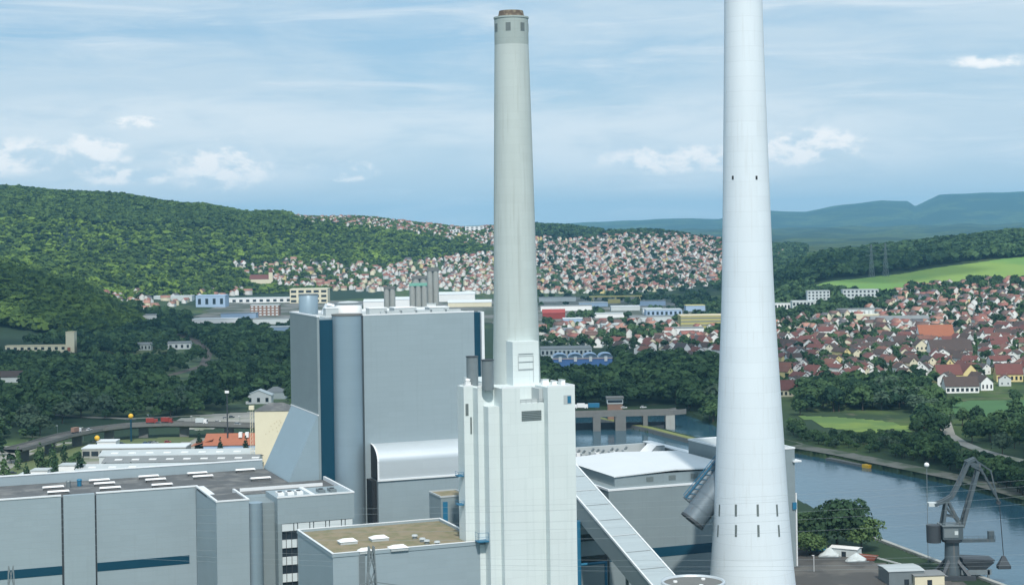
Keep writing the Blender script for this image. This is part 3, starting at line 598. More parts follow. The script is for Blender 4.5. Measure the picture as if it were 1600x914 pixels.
mb = MB(oo); mb.add([(297.6, 627.6, 33), (304.5, 627.6, 39.2), (308.8, 627.6, 39.2), (308.8, 636.4, 39.2), (304.5, 636.4, 39.2), (297.6, 636.4, 33)], [(0, 1, 4, 5), (1, 2, 3, 4)]); mb.build('roof', M_white, tt)
for i in range(11):
    u = 265+i*3.05; v = 640+(i*37 % 5)*.8; tt, oo = pthing('cooler_unit', 'grey ventilator in the row behind the white roof', 'ventilator', u, v, 33.3, 'row of ventilators behind the white roof')
    h = 2.2+(i*53 % 7)*.22; MB(oo).box(u-.8, u+.8, v-1.2, v+1.2, 33.3, 33.3+h).build('casing', M_roofpale if i % 3 else M_white, tt); mb = MB(oo); mb.tube((u, v, 33.3+h), (u+.9, v-.6, 34.6+h), .5, 10); mb.build('cowl', M_steel, tt)
# ---- inclined conveyor gallery
t, o = pthing('conveyor_gallery', 'inclined conveyor gallery with a ribbed grey roof running down from the white roofed hall', 'conveyor', 240, 520)
A0, A1 = Vector((230.1, 575, 47.5)), Vector((222.7, 452, 16.1)); Wd = 10.0
def gal(s): return A0.lerp(A1, s)
mb = MB(o); P = []
for s in (0, 1):
    a = gal(s); P += [(a.x, a.y, a.z-7.5), (a.x+Wd, a.y, a.z-7.5), (a.x+Wd, a.y, a.z), (a.x, a.y, a.z)]
mb.add(P, [(0, 1, 5, 4), (1, 2, 6, 5), (3, 0, 4, 7), (0, 3, 2, 1), (4, 5, 6, 7)]); mb.build('wall', M_clad3, t)
mb = MB(o); mb.add([(a.x+x, a.y, a.z+.05+e) for a, e in ((gal(0), 0), (gal(1), 0)) for x in (0.1, Wd-.1)], [(0, 1, 3, 2)]); mb.build('roof', M_slats, t)
for x in (-.15, Wd-.3):
    mb = MB(o); a, b = gal(0), gal(1); mb.add([(p.x+x+dx, p.y, p.z+dz) for p in (a, b) for dx, dz in ((0, -.35), (.5, -.35), (.5, .4), (0, .4))], [(0, 1, 5, 4), (1, 2, 6, 5), (2, 3, 7, 6), (3, 0, 4, 7)]); mb.build('roof_edge', M_trim, t)
for i in range(1, 10):
    a = gal(i/10); mb = MB(o); mb.add([(a.x+.35, a.y+dy, a.z+.1-dy*A0.z*0+ -dy*.0+.06) for dy in (-.25, .25)]+[(a.x+Wd-.5, a.y+dy, a.z+.16) for dy in (.25, -.25)], [(0, 1, 2, 3)]); mb.build('roof_joint', M_roofpale if i % 3 else M_white, t)
for s in (.25, .7):
    a = gal(s); mb = MB(o); mb.box(a.x+.6, a.x+1.4, a.y-.4, a.y+.4, 0, a.z-7.4); mb.box(a.x+Wd-1.4, a.x+Wd-.6, a.y-.4, a.y+.4, 0, a.z-7.4); mb.build('trestle', M_steel, t)
# machine house left of the gallery
t, o = pthing('machine_house', 'grey machine house with brown window bands left of the conveyor gallery', 'power building', 222, 545)
MB(o).box(206, 241.2, 538, 575, 0, 27).build('wall', M_clad3, t)
for z in (20.3, 12.6): MB(o).box(206, 241.0, 537.85, 538, z, z+2.5).build('window_band', M_glass, t)
MB(o).ring(205.8, 241.25, 537.8, 575.2, 27, 27.4, .4).build('parapet', M_roofpale, t)
t, o = pthing('blue_pipe', 'bright blue standing pipe with a side branch beside the conveyor gallery', 'pipe', 227, 531)
mb = MB(o); mb.tube((226.2, 529, 0), (226.2, 529, 29.5), .85, 14); mb.build('riser', M_bluemid, t)
mb = MB(o); mb.tube((226.2, 529, 14.2), (236.4, 529, 14.2), .5, 10); mb.tube((236.4, 529, 14.6), (236.4, 529, 0), .5, 10); mb.build('branch', M_bluemid, t)
mb = MB(o); mb.tube((226.2, 529, 21), (226.2, 536, 24.3), .3, 8); mb.build('brace', M_steeld, t)
# ---- flue duct and stair gallery behind the white chimney
t, o = pthing('flue_duct', 'fat inclined round flue duct entering the white chimney', 'duct', 266, 530)
P0 = Vector((*uv(*atd(1083, 812, 563)[:2]), atd(1083, 812, 563)[2])); P1 = Vector((*uv(*atd(1136, 742, 566)[:2]), atd(1136, 742, 566)[2]))
mb = MB(o); mb.tube(P0, P1, 4.3, 28); mb.build('shell', M_pipe, t)
mb = MB(o); dn = (P1-P0).normalized(); mb.tube(P0-dn*.8, P0, 4.5, 28); mb.build('flange', M_steeld, t)
mb = MB(o); mb.tube(P0+dn*4, P0+dn*4.5, 4.45, 28); mb.tube(P0+dn*9, P0+dn*9.5, 4.45, 28); mb.build('stiffener', M_pipe, t)
t, o = pthing('blue_stair_gallery', 'dark blue inclined pipe gallery with railings above the flue duct', 'pipe gallery', 265, 533)
Q0 = Vector((*uv(*atd(1074, 782, 568)[:2]), atd(1074, 782, 568)[2])); Q1 = Vector((*uv(*atd(1128, 716, 571)[:2]), atd(1128, 716, 571)[2]))
mb = MB(o); mb.tube(Q0, Q1, 1.9, 20); mb.build('pipe', M_pipe, t)
dq = (Q1-Q0); mb = MB(o)
for off in (Vector((-1.6, -1.8, 1.5)), Vector((1.2, -1.8, -1.2))):
    mb.bar(Q0+off, Q1+off, .3); mb.bar(Q0+off+Vector((-.7, 0, 1.0)), Q1+off+Vector((-.7, 0, 1.0)), .18)
    for i in range(10): p = Q0+dq*(i/9)+off; mb.bar(p, p+Vector((-.7, 0, 1.0)), .14)
for i in range(9): p = Q0+dq*(i/9); mb.bar(p+Vector((-1.6, -1.8, 1.5)), Q0+dq*((i+1)/9)+Vector((1.2, -1.8, -1.2)), .2)
mb.build('lattice_walkway', M_bluemid, t)
# ---- tank ring at the bottom of the picture
x, y = atz(1083, 908, 31.0); u, v = uv(x, y)
t, o = pthing('open_tank', 'round steel tank with an open top in front of the white chimney', 'tank', u, v)
MB(o).lathe(u, v, [(8.7, 0), (8.7, 30.6)], 48).build('shell', M_silver, t)
mb = MB(o); mb.lathe(u, v, [(8.95, 30.5), (8.95, 31.2), (8.3, 31.2), (8.3, 29.2)], 48, cap=False); mb.build('rim', M_silver, t)
MB(o).lathe(u, v, [(8.3, 30.61), (8.3, 30.66)], 40).build('cover', M_concd, t)
for i in range(3):
    a = i*2.1+.5; tt = MB(o); tt.lathe(u+5*math.cos(a), v+5*math.sin(a), [(.6, 30.66), (.6, 31.1)], 12); tt.build('hatch', M_white, t)

# ================================================================== vegetation
def leaf_mat(name, c0, c1, rnd=False, attr=False):
    m = bpy.data.materials.new(name); m.use_nodes = True; t = m.node_tree; t.nodes.clear(); w = NT(t)
    d = w.n('ShaderNodeBsdfDiffuse'); tr = w.n('ShaderNodeBsdfTranslucent'); mx = w.n('ShaderNodeMixShader'); mx.inputs[0].default_value = .25; o = w.n('ShaderNodeOutputMaterial')
    if attr: fac = w.n('ShaderNodeAttribute', attribute_name='tint').outputs['Fac']
    else: fac = w.n('ShaderNodeObjectInfo').outputs['Random']
    p = w.n('ShaderNodeNewGeometry').outputs['Position']
    f2 = w.m('ADD', w.m('MULTIPLY', fac, .75), w.m('MULTIPLY', w.noise(p, .9, 2, .6), .45), clamp=True)
    c = w.mix(f2, c4(c0), c4(c1)); t.links.new(c, d.inputs[0]); t.links.new(c, tr.inputs[0])
    t.links.new(d.outputs[0], mx.inputs[1]); t.links.new(tr.outputs[0], mx.inputs[2]); t.links.new(mx.outputs[0], o.inputs[0]); return m
M_leaf = leaf_mat('broadleaf_foliage', (.009, .030, .028), (.100, .172, .072))
M_leafb = leaf_mat('bank_foliage', (.018, .048, .038), (.12, .19, .075))
M_leafp = leaf_mat('silver_green_foliage', (.075, .125, .085), (.11, .16, .10))
M_leafd = leaf_mat('conifer_foliage', (.016, .038, .028), (.032, .062, .035))
M_leafm = leaf_mat('woodland_foliage', (.009, .030, .028), (.100, .172, .072), attr=True)
M_leafh = leaf_mat('hill_foliage', (.009, .034, .027), (.225, .335, .065), attr=True)

def leaf_cloud(g, lobes, n, size):
    """leaf-clump quads on the skins of several lobes: (centre, radii)"""
    V = []; 
    w = np.array([l[1][0]*l[1][1] for l in lobes]); cnt = np.maximum(4, (n*w/w.sum()).astype(int))
    for (c, r), k in zip(lobes, cnt):
        d = g.normal(size=(k, 3)); d[:, 2] = np.where(d[:, 2] < -.55, -d[:, 2], d[:, 2]); d /= np.linalg.norm(d, axis=1, keepdims=True)
        p = np.array(c)+d*np.array(r)*(.74+.34*g.random((k, 1)))
        nrm = d+.42*g.normal(size=(k, 3)); nrm /= np.linalg.norm(nrm, axis=1, keepdims=True)
        a = np.cross(nrm, g.normal(size=(k, 3))); a /= np.linalg.norm(a, axis=1, keepdims=True); b = np.cross(nrm, a)
        s = size*(.6+.8*g.random((k, 1)))
        V.append(np.stack([p-a*s-b*s*.7, p+a*s*.8-b*s, p+a*s+b*s*.8, p-a*s*.7+b*s], 1))
    V = np.concatenate(V).reshape(-1, 3); return V, np.arange(len(V)).reshape(-1, 4)
def round_lobes(g, h, r, n=7):
    L = [((0, 0, h*.60), (r*.72, r*.72, h*.30))]
    for i in range(n):
        a = 2*math.pi*(i+g.random()*.6)/n; z = h*(.36+.42*g.random()); q = r*(.35+.28*g.random()); k = r*(.34+.22*g.random())
        L.append(((q*math.cos(a), q*math.sin(a), z), (k, k, k*.9)))
    L.append(((r*.2*g.normal(), r*.2*g.normal(), h*.82), (r*.42, r*.42, h*.17))); return L
def cone_lobes(g, h, r):
    return [((0, 0, h*(.12+.8*i/6)), (r*(1-.85*i/6), r*(1-.85*i/6), h*.11)) for i in range(7)]
def poplar_lobes(g, h, r):
    return [((r*.15*g.normal(), r*.15*g.normal(), h*(.15+.75*i/5)), (r*(.75, 1, 1, .9, .7, .4)[i],)*2+(h*.15,)) for i in range(6)]
PROTO = {}
def tree_proto(kind, i):
    """unit-height crown and trunk meshes (height 1)"""
    k = (kind, i)
    if k in PROTO: return PROTO[k]
    g = np.random.default_rng(hash((len(kind), i)) % 1000+11*i)
    if kind == 'round': L, n, s, m = round_lobes(g, 1, .46), 420, .055, M_leaf
    elif kind == 'pale': L, n, s, m = round_lobes(g, 1, .5, 8), 420, .055, M_leafp
    elif kind == 'cone': L, n, s, m = cone_lobes(g, 1, .24), 260, .04, M_leafd
    elif kind == 'poplar': L, n, s, m = poplar_lobes(g, 1, .17), 260, .035, M_leaf
    elif kind == 'bush': L, n, s, m = round_lobes(g, 1, .62, 13), 2600, .030, M_leafb
    v, f = leaf_cloud(g, L, n, s); cm = mesh_np('crown', v, f, m)
    mb = MB(); mb.tube((0, 0, -.06), (0, 0, .55), .03, 7, .012)
    if kind in ('round', 'pale', 'bush'):
        for j in range(4): a = j*1.7+i; mb.tube((0, 0, .26+.05*j), (.26*math.cos(a), .26*math.sin(a), .5+.05*j), .013, 5, .005)
    me = bpy.data.meshes.new('trunk'); me.from_pydata(mb.v, [], mb.f); me.materials.append(M_bark)
    PROTO[k] = (cm, me); return PROTO[k]
def plant_tree(name, kind, i, x, y, z, h, wide, label, group=None, rot=None):
    t = thing(name, label, 'tree' if name != 'riverside_bush' else 'bush', (x, y, z), random.random()*6.28 if rot is None else rot, group); t.scale = (h*wide, h*wide, h)
    for nm, me in zip(('crown', 'trunk'), tree_proto(kind, i)):
        o = bpy.data.objects.new(nm, me); COL.objects.link(o); o.parent = t
    return t
def grid_pts(x0, x1, y0, y1, s, jit=.8):
    X, Y = np.meshgrid(np.arange(x0, x1, s), np.arange(y0, y1, s)); X = X+(rng.random(X.shape)-.5)*s*jit; Y = Y+(rng.random(Y.shape)-.5)*s*jit
    X, Y = X.ravel(), Y.ravel(); Z = ter(X, Y); return X, Y, Z
def pxy(X, Y, Z): return proj(X, Y, Z)
def poly_mask(px, py, P): return inpoly(px, py, np.array(P, float))
SIGHT = []; HOUSE_BLOCK = []      # image-independent: ground discs kept free of trees (x, y, r)

# ================================================================== buildings beyond the plant
def block(name, label, cat, pl, pr, pyb, h, depth, wall, roof, kind='flat', rot=0.0, group=None, win=None, rh=None, dist=None, wmat=None):
    """a building whose front foot runs between two picture columns; real size follows from where its foot meets the ground"""
    if dist: x, y, _ = atd((pl+pr)/2, pyb, dist); z = h1(x, y)
    else: x, y, z = hit((pl+pr)/2, pyb)
    w = (pr-pl)/F*y/math.cos(rot); t = thing(name, label, cat, (x, y, z), rot, group)
    MB().box(-w/2, w/2, 0, depth, -2, h).build('wall', wall, t); mb = MB()
    if kind == 'flat': mb.box(-w/2-.3, w/2+.3, -.3, depth+.3, h, h+.6)
    elif kind == 'gable':      # ridge along the front
        r = rh or depth*.35; e = .5; mb.prism([(-w/2-e, -e), (w/2+e, -e), (w/2+e, depth/2), (-w/2-e, depth/2)], [h-.1, h-.1, h+r-.1, h+r-.1], [h+.2, h+.2, h+r+.2, h+r+.2])
        mb.prism([(-w/2-e, depth/2), (w/2+e, depth/2), (w/2+e, depth+e), (-w/2-e, depth+e)], [h+r-.1, h+r-.1, h-.1, h-.1], [h+r+.2, h+r+.2, h+.2, h+.2])
        m2 = MB(); m2.add([(-w/2, 0, h), (-w/2, depth, h), (-w/2, depth/2, h+r)], [(0, 2, 1)]); m2.build('gable', wall, t); m2 = MB(); m2.add([(w/2, 0, h), (w/2, depth, h), (w/2, depth/2, h+r)], [(0, 1, 2)]); m2.build('gable', wall, t)
    elif kind == 'front':      # gable end towards the camera
        r = rh or w*.35; e = .5; mb.prism([(-w/2-e, -e), (0, -e), (0, depth+e), (-w/2-e, depth+e)], [h-.1, h+r-.1, h+r-.1, h-.1], [h+.2, h+r+.2, h+r+.2, h+.2]); mb.prism([(0, -e), (w/2+e, -e), (w/2+e, depth+e), (0, depth+e)], [h+r-.1, h-.1, h-.1, h+r-.1], [h+r+.2, h+.2, h+.2, h+r+.2])
        m2 = MB(); m2.add([(-w/2, 0, h), (w/2, 0, h), (0, 0, h+r)], [(0, 1, 2)]); m2.build('gable', wall, t)
    elif kind == 'hip':
        r = rh or depth*.35; e = .4; k = min(w, depth)/2; mb.add([(-w/2-e, -e, h), (w/2+e, -e, h), (w/2+e, depth+e, h), (-w/2-e, depth+e, h), (-w/2+k, depth/2, h+r), (w/2-k, depth/2, h+r)], [(0, 1, 5, 4), (2, 3, 4, 5), (1, 2, 5), (3, 0, 4), (3, 2, 1, 0)])
    mb.build('roof', roof, t)
    if win:
        nr, nc, fr = win
        for i in range(nr):
            for j in range(nc):
                cx = -w/2+w*(j+.5)/nc; cz = h*(i+.5)/nr; ww = w/nc*fr/2; hh = h/nr*.25; MB().box(cx-ww, cx+ww, -.12, 0, cz-hh, cz+hh).build('window', wmat or M_glass, t)
    if h*F/y > 6: SIGHT.append((pl-2, pr+2, y-2, pyb-.45*h*F/y))
    n = max(1, int(w/8))
    for k in range(n+1): HOUSE_BLOCK.append((x+(-w/2+w*k/n)*math.cos(rot), y+depth/2, max(depth*.75, 9)))
    return t, w
M_tan = mat('pale_ochre_render', (.56, .49, .33), .85, 0, .1, .2); M_lblue = mat('light_blue_cladding', (.34, .46, .62), .6, 0, .08, .2); M_blueh = mat('bright_blue_cladding', (.10, .22, .50), .55, 0, .1, .3, panel=(4, 4, 3))
M_olive = mat('ochre_green_cladding', (.44, .40, .16), .7, 0, .1, .2); M_pgrey = mat('pale_render', (.52, .57, .58), .8, 0, .1, .2); M_mgrey = mat('weathered_grey_roof', (.20, .215, .22), .85, 0, .2, .1); M_brick = mat('brown_brick', (.26, .16, .12), .85, 0, .2, .4)
M_copper = mat('green_copper', (.18, .42, .33), .7, 0, .15, .3); M_redroof = mat('red_roof_tiles', (.145, .056, .048), .85, 0, .2, .5); M_yhouse = mat('yellow_house_render', (.70, .58, .28), .8, 0, .06, .3)
# -- left
t, w = block('quarry_works', 'long cream works with a square tower at its right end among woods', 'factory', 8, 104, 549, 6.0, 9, M_cream, M_tan, rh=1, win=(1, 9, .45))
MB().box(w/2, w/2+9.5, -3, 8, -2, 20.5).build('tower', M_cream, t); MB().box(w/2-.3, w/2+9.8, -3.3, 8.3, 20.5, 21.2).build('tower_roof', M_tan, t); MB().box(w/2+2, w/2+5, -4.2, -3, 0, 4).build('porch', M_orange, t)
t, w = block('cream_silo_tower', 'tall windowless cream tower with a dark hipped roof beside the boiler house skirt', 'tower', 399, 461, 727, 30.5, 14, M_cream, M_roofgrey, 'hip', rh=4)
for a, b in ((-2, 22), (0, 23.5), (1, 21), (2.5, 22.5), (3.5, 24), (4, 20), (1.5, 19), (-1, 20), (-3, 19), (3, 25), (1.2, 24.5), (-5, 17.5), (4.4, 22)): MB().box(a-.25, a+.25, -.12, 0, b-.35, b+.35).build('relief_mark', M_tan, t)
mb = MB()
for i in range(15):
    z = i*2.2
    for s in (0, 1.3): mb.bar((-w/2-2.4+s, -.4, z), (-w/2-2.4+s, -.4, z+2.2), .2)
    mb.bar((-w/2-2.4, -.4, z), (-w/2-1.1, -.4, z+2.2), .12)
mb.build('ladder_frame', M_cream, t); MB().box(-w/2-3.0, -w/2-.2, -1.4, 1.6, 31.4, 33.6).build('hoist_cabin', M_cream, t)
block('white_house', 'white house with a grey pitched roof above the cream tower', 'house', 384, 424, 634, 6.5, 12, M_white, M_pgrey, 'front', rh=4.2, win=(1, 3, .35), dist=1275)
block('grey_house', 'pale house with a grey hipped roof right of the white house on the wood edge', 'house', 412, 446, 627, 5.5, 14, M_pgrey, M_mgrey, 'hip', rh=4, dist=1310)
t, w = block('orange_roofed_depot', 'depot with broad orange tiled roofs behind the warehouses', 'depot', 318, 402, 707, 4.2, 26, M_lblue, M_orange, 'gable', rh=5.5)
mb = MB(); mb.prism([(-w/2-9, 3), (-w/2+5, 3), (-w/2+5, 20), (-w/2-9, 20)], [3, 7.2, 7.2, 3], [3.3, 7.5, 7.5, 3.3]); mb.build('side_roof', M_orange, t); MB().box(4, 6, 6, 9, 8, 11).build('dormer', M_white, t); MB().box(8, 10, 6, 9, 8, 11).build('dormer', M_white, t)
t, w = block('long_canopy', 'long bright white flat canopy beside the parked cars', 'canopy', 128, 290, 716, 5.6, 17, M_conc, M_roofwhite, win=(1, 12, .8))
t, w = block('white_shed', 'small white flat shed behind the left end of the long canopy', 'shed', 152, 181, 706, 6, 10, M_white, M_roofwhite)
for i, (pl, pr, pyb, h, m, lab) in enumerate(((155, 402, 726, 5.5, M_roofpale, 'long grey roofed warehouse nearest the white canopy'), (160, 402, 739, 6.0, M_mgrey, 'long grey roofed warehouse in the middle of the three'), (118, 402, 752, 6.2, M_roofpale, 'long pale warehouse closest to the turbine hall'))):
    t, w = block('warehouse', lab, 'warehouse', pl, pr, pyb, h, 20, M_pgrey, m, 'gable', rh=2.0)
    for k in range(9): MB().box(-w/2+6+k*w/9, -w/2+10+k*w/9, 3, 7, h+.9, h+1.35).build('roof_light', M_white, t)
for pl, pr, pyb, h, lab in ((48, 74, 751, 5, 'white shed between two poplars at the far left'), (30, 40, 754, 4, 'tiny white shed at the far left edge of the hall'), (92, 117, 742, 5, 'pale grey shed between the poplars left of the warehouses'), (80, 128, 755, 4.5, 'low pale blue shed peeping over the hall parapet')):
    block('yard_shed', lab, 'shed', pl, pr, pyb, h, 9, M_white, M_roofpale)
P = [atz(*p) for p in ((-40, 700), (130, 690), (300, 684), (420, 690), (470, 760), (-60, 780))]; drape('yard', P, M_paving, .12, 5)
P = [hit(*p)[:2] for p in ((-20, 642), (60, 646), (120, 652), (200, 655), (300, 650), (400, 646))]; ribbon('valley_road', [(*p, 0) for p in P], 8, M_paving, .3)
M_track = mat('rail_ballast', (.12, .10, .085), .95, 0, .25, .1)
ribbon('railway', [(*hit(*p)[:2], 0) for p in ((270, 521), (305, 532), (326, 552), (318, 572), (270, 586), (200, 598), (120, 607), (40, 612))], 9, M_track, .35)
ribbon('wood_road', [(*hit(*p)[:2], 0) for p in ((-20, 596), (60, 588), (160, 575), (230, 560), (300, 540))], 6, M_paving, .3)
for pl, pr, pyb, lab in ((214, 236, 548, 'small grey works shed with a pale front in the left wood, left of two'), (262, 298, 546, 'small white works shed in the left wood beside the railway curve')): block('wood_shed', lab, 'shed', pl, pr, pyb, 7, 10, M_pgrey if pl < 250 else M_white, M_mgrey, 'gable', rh=2, win=(1, 4, .4))
block('brown_roofed_barn', 'long barn with a brown roof half hidden in the wood at the far left edge', 'barn', -6, 38, 598, 5, 14, M_white, M_tile, 'gable', rh=5)
M_yardg = mat('works_yard', (.16, .16, .15), .95, 0, .3, .02, second=((.06, .075, .05), .012, .45, .55)); drape('works_ground', [hit(*p)[:2] for p in ((300, 500), (340, 476), (460, 470), (780, 468), (1000, 462), (1060, 470), (1130, 490), (1130, 506), (1000, 506), (850, 512), (700, 500), (450, 512))], M_yardg, .4, 14)
drape('scrub_ground', [hit(*p)[:2] for p in ((-30, 560), (120, 552), (260, 524), (460, 515), (470, 640), (300, 648), (120, 650), (-30, 640))], mat('scrub_grass', (.085, .125, .05), .95, 0, .3, .05, second=((.03, .06, .03), .03, .42, .6)), .2, 12); drape('wood_clearing', [hit(*p)[:2] for p in ((120, 553), (200, 540), (262, 545), (280, 556), (200, 566), (130, 566))], mat('rough_grass', (.10, .13, .05), .95, 0, .3, .05), .3, 8); drape('rough_bank', [hit(*p)[:2] for p in ((60, 700), (120, 692), (220, 686), (300, 682), (300, 690), (150, 712), (60, 740), (0, 745))], mat('rough_grass', (.10, .13, .05)), .25, 5)
# viaduct
VP = [Vector((*atz(px, py, 8.5), 8.5)) for px, py in ((20, 702), (62, 691), (100, 680), (150, 670), (200, 664), (260, 661.5), (330, 662), (400, 664), (470, 668))]
t = thing('viaduct', 'grey concrete road viaduct curving behind the warehouses', 'viaduct', VP[0])
q = []
for a, b in zip(VP[:-1], VP[1:]): q += [a.lerp(b, i/5) for i in range(5)]
q.append(VP[-1])
def sweep(prof, m, name, parent, pts, org):
    mb = MB(org); k = len(prof); L = []
    for i, p in enumerate(pts):
        d = pts[min(i+1, len(pts)-1)]-pts[max(i-1, 0)]; d = Vector((d.x, d.y, 0)).normalized(); nr = Vector((-d.y, d.x, 0))
        L += [tuple(p+nr*a+Vector((0, 0, b))) for a, b in prof]
    mb.add(L, [(i*k+j, i*k+(j+1) % k, (i+1)*k+(j+1) % k, (i+1)*k+j) for i in range(len(pts)-1) for j in range(k)]); return mb.build(name, m, parent)
sweep([(-6, 0), (6, 0), (6, -.9), (3, -2.2), (-3, -2.2), (-6, -.9)], M_concd, 'deck', t, q, VP[0])
sweep([(-5.4, .02), (5.4, .02), (5.4, .01), (-5.4, .01)], M_asph, 'roadway', t, q, VP[0])
for s in (-1, 1): sweep([(s*5.6, 0), (s*5.9, 0), (s*5.9, .95), (s*5.6, .95)], M_concd, 'parapet', t, q, VP[0])
for i in range(2, len(q)-1, 5): MB(VP[0]).box(q[i].x-3, q[i].x+3, q[i].y-.8, q[i].y+.8, -1, 6.4).build('pier', M_concd, t)
# vehicles
def car_protos():
    out = {}
    for nm, col in (('red', (.42, .03, .025)), ('white', (.75, .76, .76)), ('dark', (.03, .04, .055)), ('blue', (.04, .12, .3)), ('silver', (.4, .42, .43))):
        out[nm] = mat('car_paint_'+nm, col, .3, 0, .05, 1, spec=.6)
    return out
CP = car_protos()
def car(x, y, z, rot, colour, label, group='cars parked in the yard'):
    t = thing('parked_car' if 'parked' in group else 'car', label, 'car', (x, y, z), rot, group); mb = MB()
    mb.add([(-2.1, -.85, .35), (2.1, -.85, .35), (2.1, .85, .35), (-2.1, .85, .35), (-2.1, -.85, .85), (2.1, -.85, .75), (2.1, .85, .75), (-2.1, .85, .85)], [(3, 2, 1, 0), (4, 5, 6, 7), (0, 1, 5, 4), (1, 2, 6, 5), (2, 3, 7, 6), (3, 0, 4, 7)]); mb.build('body', CP[colour], t)
    mb = MB(); mb.add([(-1.9, -.8, .85), (1.1, -.8, .8), (1.1, .8, .8), (-1.9, .8, .85), (-1.4, -.65, 1.42), (.3, -.65, 1.42), (.3, .65, 1.42), (-1.4, .65, 1.42)], [(0, 1, 5, 4), (1, 2, 6, 5), (2, 3, 7, 6), (3, 0, 4, 7)]); mb.build('cabin_glass', M_glass, t)
    mb = MB(); mb.box(-1.4, .3, -.65, .65, 1.42, 1.46); mb.build('roof', CP[colour], t)
    for a in (-1.3, 1.3):
        for b in (-.85, .85): mb = MB(); mb.tube((a, b-.1, .33), (a, b+.1, .33), .33, 12); mb.build('wheel', M_steeld, t)
def truck(x, y, z, rot, cab, box, label, L=7.5):
    t = thing('lorry', label, 'lorry', (x, y, z), rot); MB().box(-L/2, L/2-2.4, -1.25, 1.25, 1.0, 3.7).build('cargo_box', box, t); MB().box(L/2-2.2, L/2, -1.2, 1.2, .5, 3.0).build('cab', cab, t); MB().box(L/2, L/2+.04, -1.05, 1.05, 1.8, 2.8).build('windscreen', M_glass, t); MB().box(-L/2, L/2-2.2, -.5, .5, .7, 1.0).build('chassis', M_steeld, t)
    for a in (-L/2+1.2, -L/2+2.4, L/2-1.2):
        for b in (-1.1, 1.1): mb = MB(); mb.tube((a, b-.15, .5), (a, b+.15, .5), .5, 12); mb.build('wheel', M_steeld, t)
def vpos(s):
    i = int(s*(len(q)-1)); d = q[i+1]-q[i]; return q[i], math.atan2(d.y, d.x)
for s, off, cab, box, lab in ((.585, 2, M_redp, M_redp, 'red lorry on the viaduct, left of the close pair'), (.625, 2, M_redp, M_redp, 'red lorry on the viaduct, right of the close pair'), (.30, -2, M_white, M_brick, 'white cabbed lorry with a brown box on the left curve of the viaduct'), (.74, -2, M_white, M_pgrey, 'pale lorry near the right end of the viaduct')):
    p, a = vpos(s); truck(p.x, p.y+off, 8.55, a, cab, box, lab)
for s, c, lab in ((.36, 'white', 'white car on the left curve of the viaduct'), (.83, 'silver', 'silver car at the right end of the viaduct'), (.6, 'dark', 'dark car between the red lorries on the viaduct')):
    p, a = vpos(s); car(p.x, p.y-1.5, 8.55, a, c, lab, 'cars on the viaduct')
cl = {'white': 'white', 'dark': 'dark', 'blue': 'blue', 'red': 'red', 'silver': 'silver'}
for px, py, c, lab in ((190, 695, 'dark', 'dark car parked at the left end of the row behind the canopy'), (228, 694, 'blue', 'blue car parked behind the canopy'), (236, 693.5, 'dark', 'dark car parked next to the blue car behind the canopy'), (262, 692, 'red', 'red car parked behind the right end of the canopy'), (242, 693, 'silver', 'silver car parked between the dark and red cars behind the canopy'), (340, 660, 'white', 'white car parked on the pale yard beyond the viaduct'), (352, 655, 'silver', 'silver car parked on the pale yard beyond the viaduct'), (362, 653, 'dark', 'dark car parked on the pale yard beyond the viaduct'), (20, 741, 'dark', 'dark car parked under the poplars at far left')):
    x, y, z = hit(px, py); car(x, y, z+.15, .2, c, lab)
P = [hit(*p)[:2] for p in ((280, 655), (330, 648), (440, 640), (445, 655), (300, 675))]; drape('pale_yard', P, M_paving, .2, 6)
# posts
def globe_sign(px, pyt, pyb, lab):
    x, y, z = hit(px, pyb); _, _, zt = atd(px, pyt, y); t = thing('globe_sign', lab, 'sign', (x, y, z)); mb = MB(); mb.tube((0, 0, 0), (0, 0, zt-z-3.4), .55, 12); mb.build('post', M_blue, t)
    mb = MB(); mb.lathe(0, 0, [(1.6*math.sin(a), zt-z-1.6-1.6*math.cos(a)) for a in np.linspace(.05, math.pi-.02, 12)], 20); mb.build('globe', M_yellow, t); MB().box(-3, 3, -.15, .15, zt-z-4.1, zt-z-3.4).build('crossarm', M_steeld, t)
globe_sign(205, 646, 690, 'tall blue post with a yellow globe in front of the viaduct'); globe_sign(152, 680, 706, 'short post with a yellow globe left of the white shed')
x, y, z = hit(356, 704); t = thing('floodlight_mast', 'tall thin dark floodlight mast beside the orange roofed depot', 'mast', (x, y, z)); zt = atd(356, 614, y)[2]-z
mb = MB(); mb.tube((0, 0, 0), (0, 0, zt), .55, 10, .28); mb.build('mast', M_steeld, t); MB().box(-1.2, 1.2, -.5, .5, zt, zt+1.4).build('lamp_head', M_white, t)
for i, (px, pyb, pyt) in enumerate(((90, 682, 665), (130, 690, 668), (232, 660, 648), (300, 668, 650), (375, 668, 650))):
    x, y, z = hit(px, pyb); zt = atd(px, pyt, y)[2]-z; t = thing('street_lamp', 'thin grey street lamp by the viaduct, number %s from the left'.replace('number %s', ('first', 'second', 'third', 'fourth', 'fifth')[i]), 'street lamp', (x, y, z), 0, 'street lamps by the viaduct'); mb = MB(); mb.tube((0, 0, 0), (0, 0, zt), .14, 6); mb.build('post', M_steel, t); MB().box(-1.0, .2, -.2, .2, zt, zt+.2).build('lamp', M_white, t)
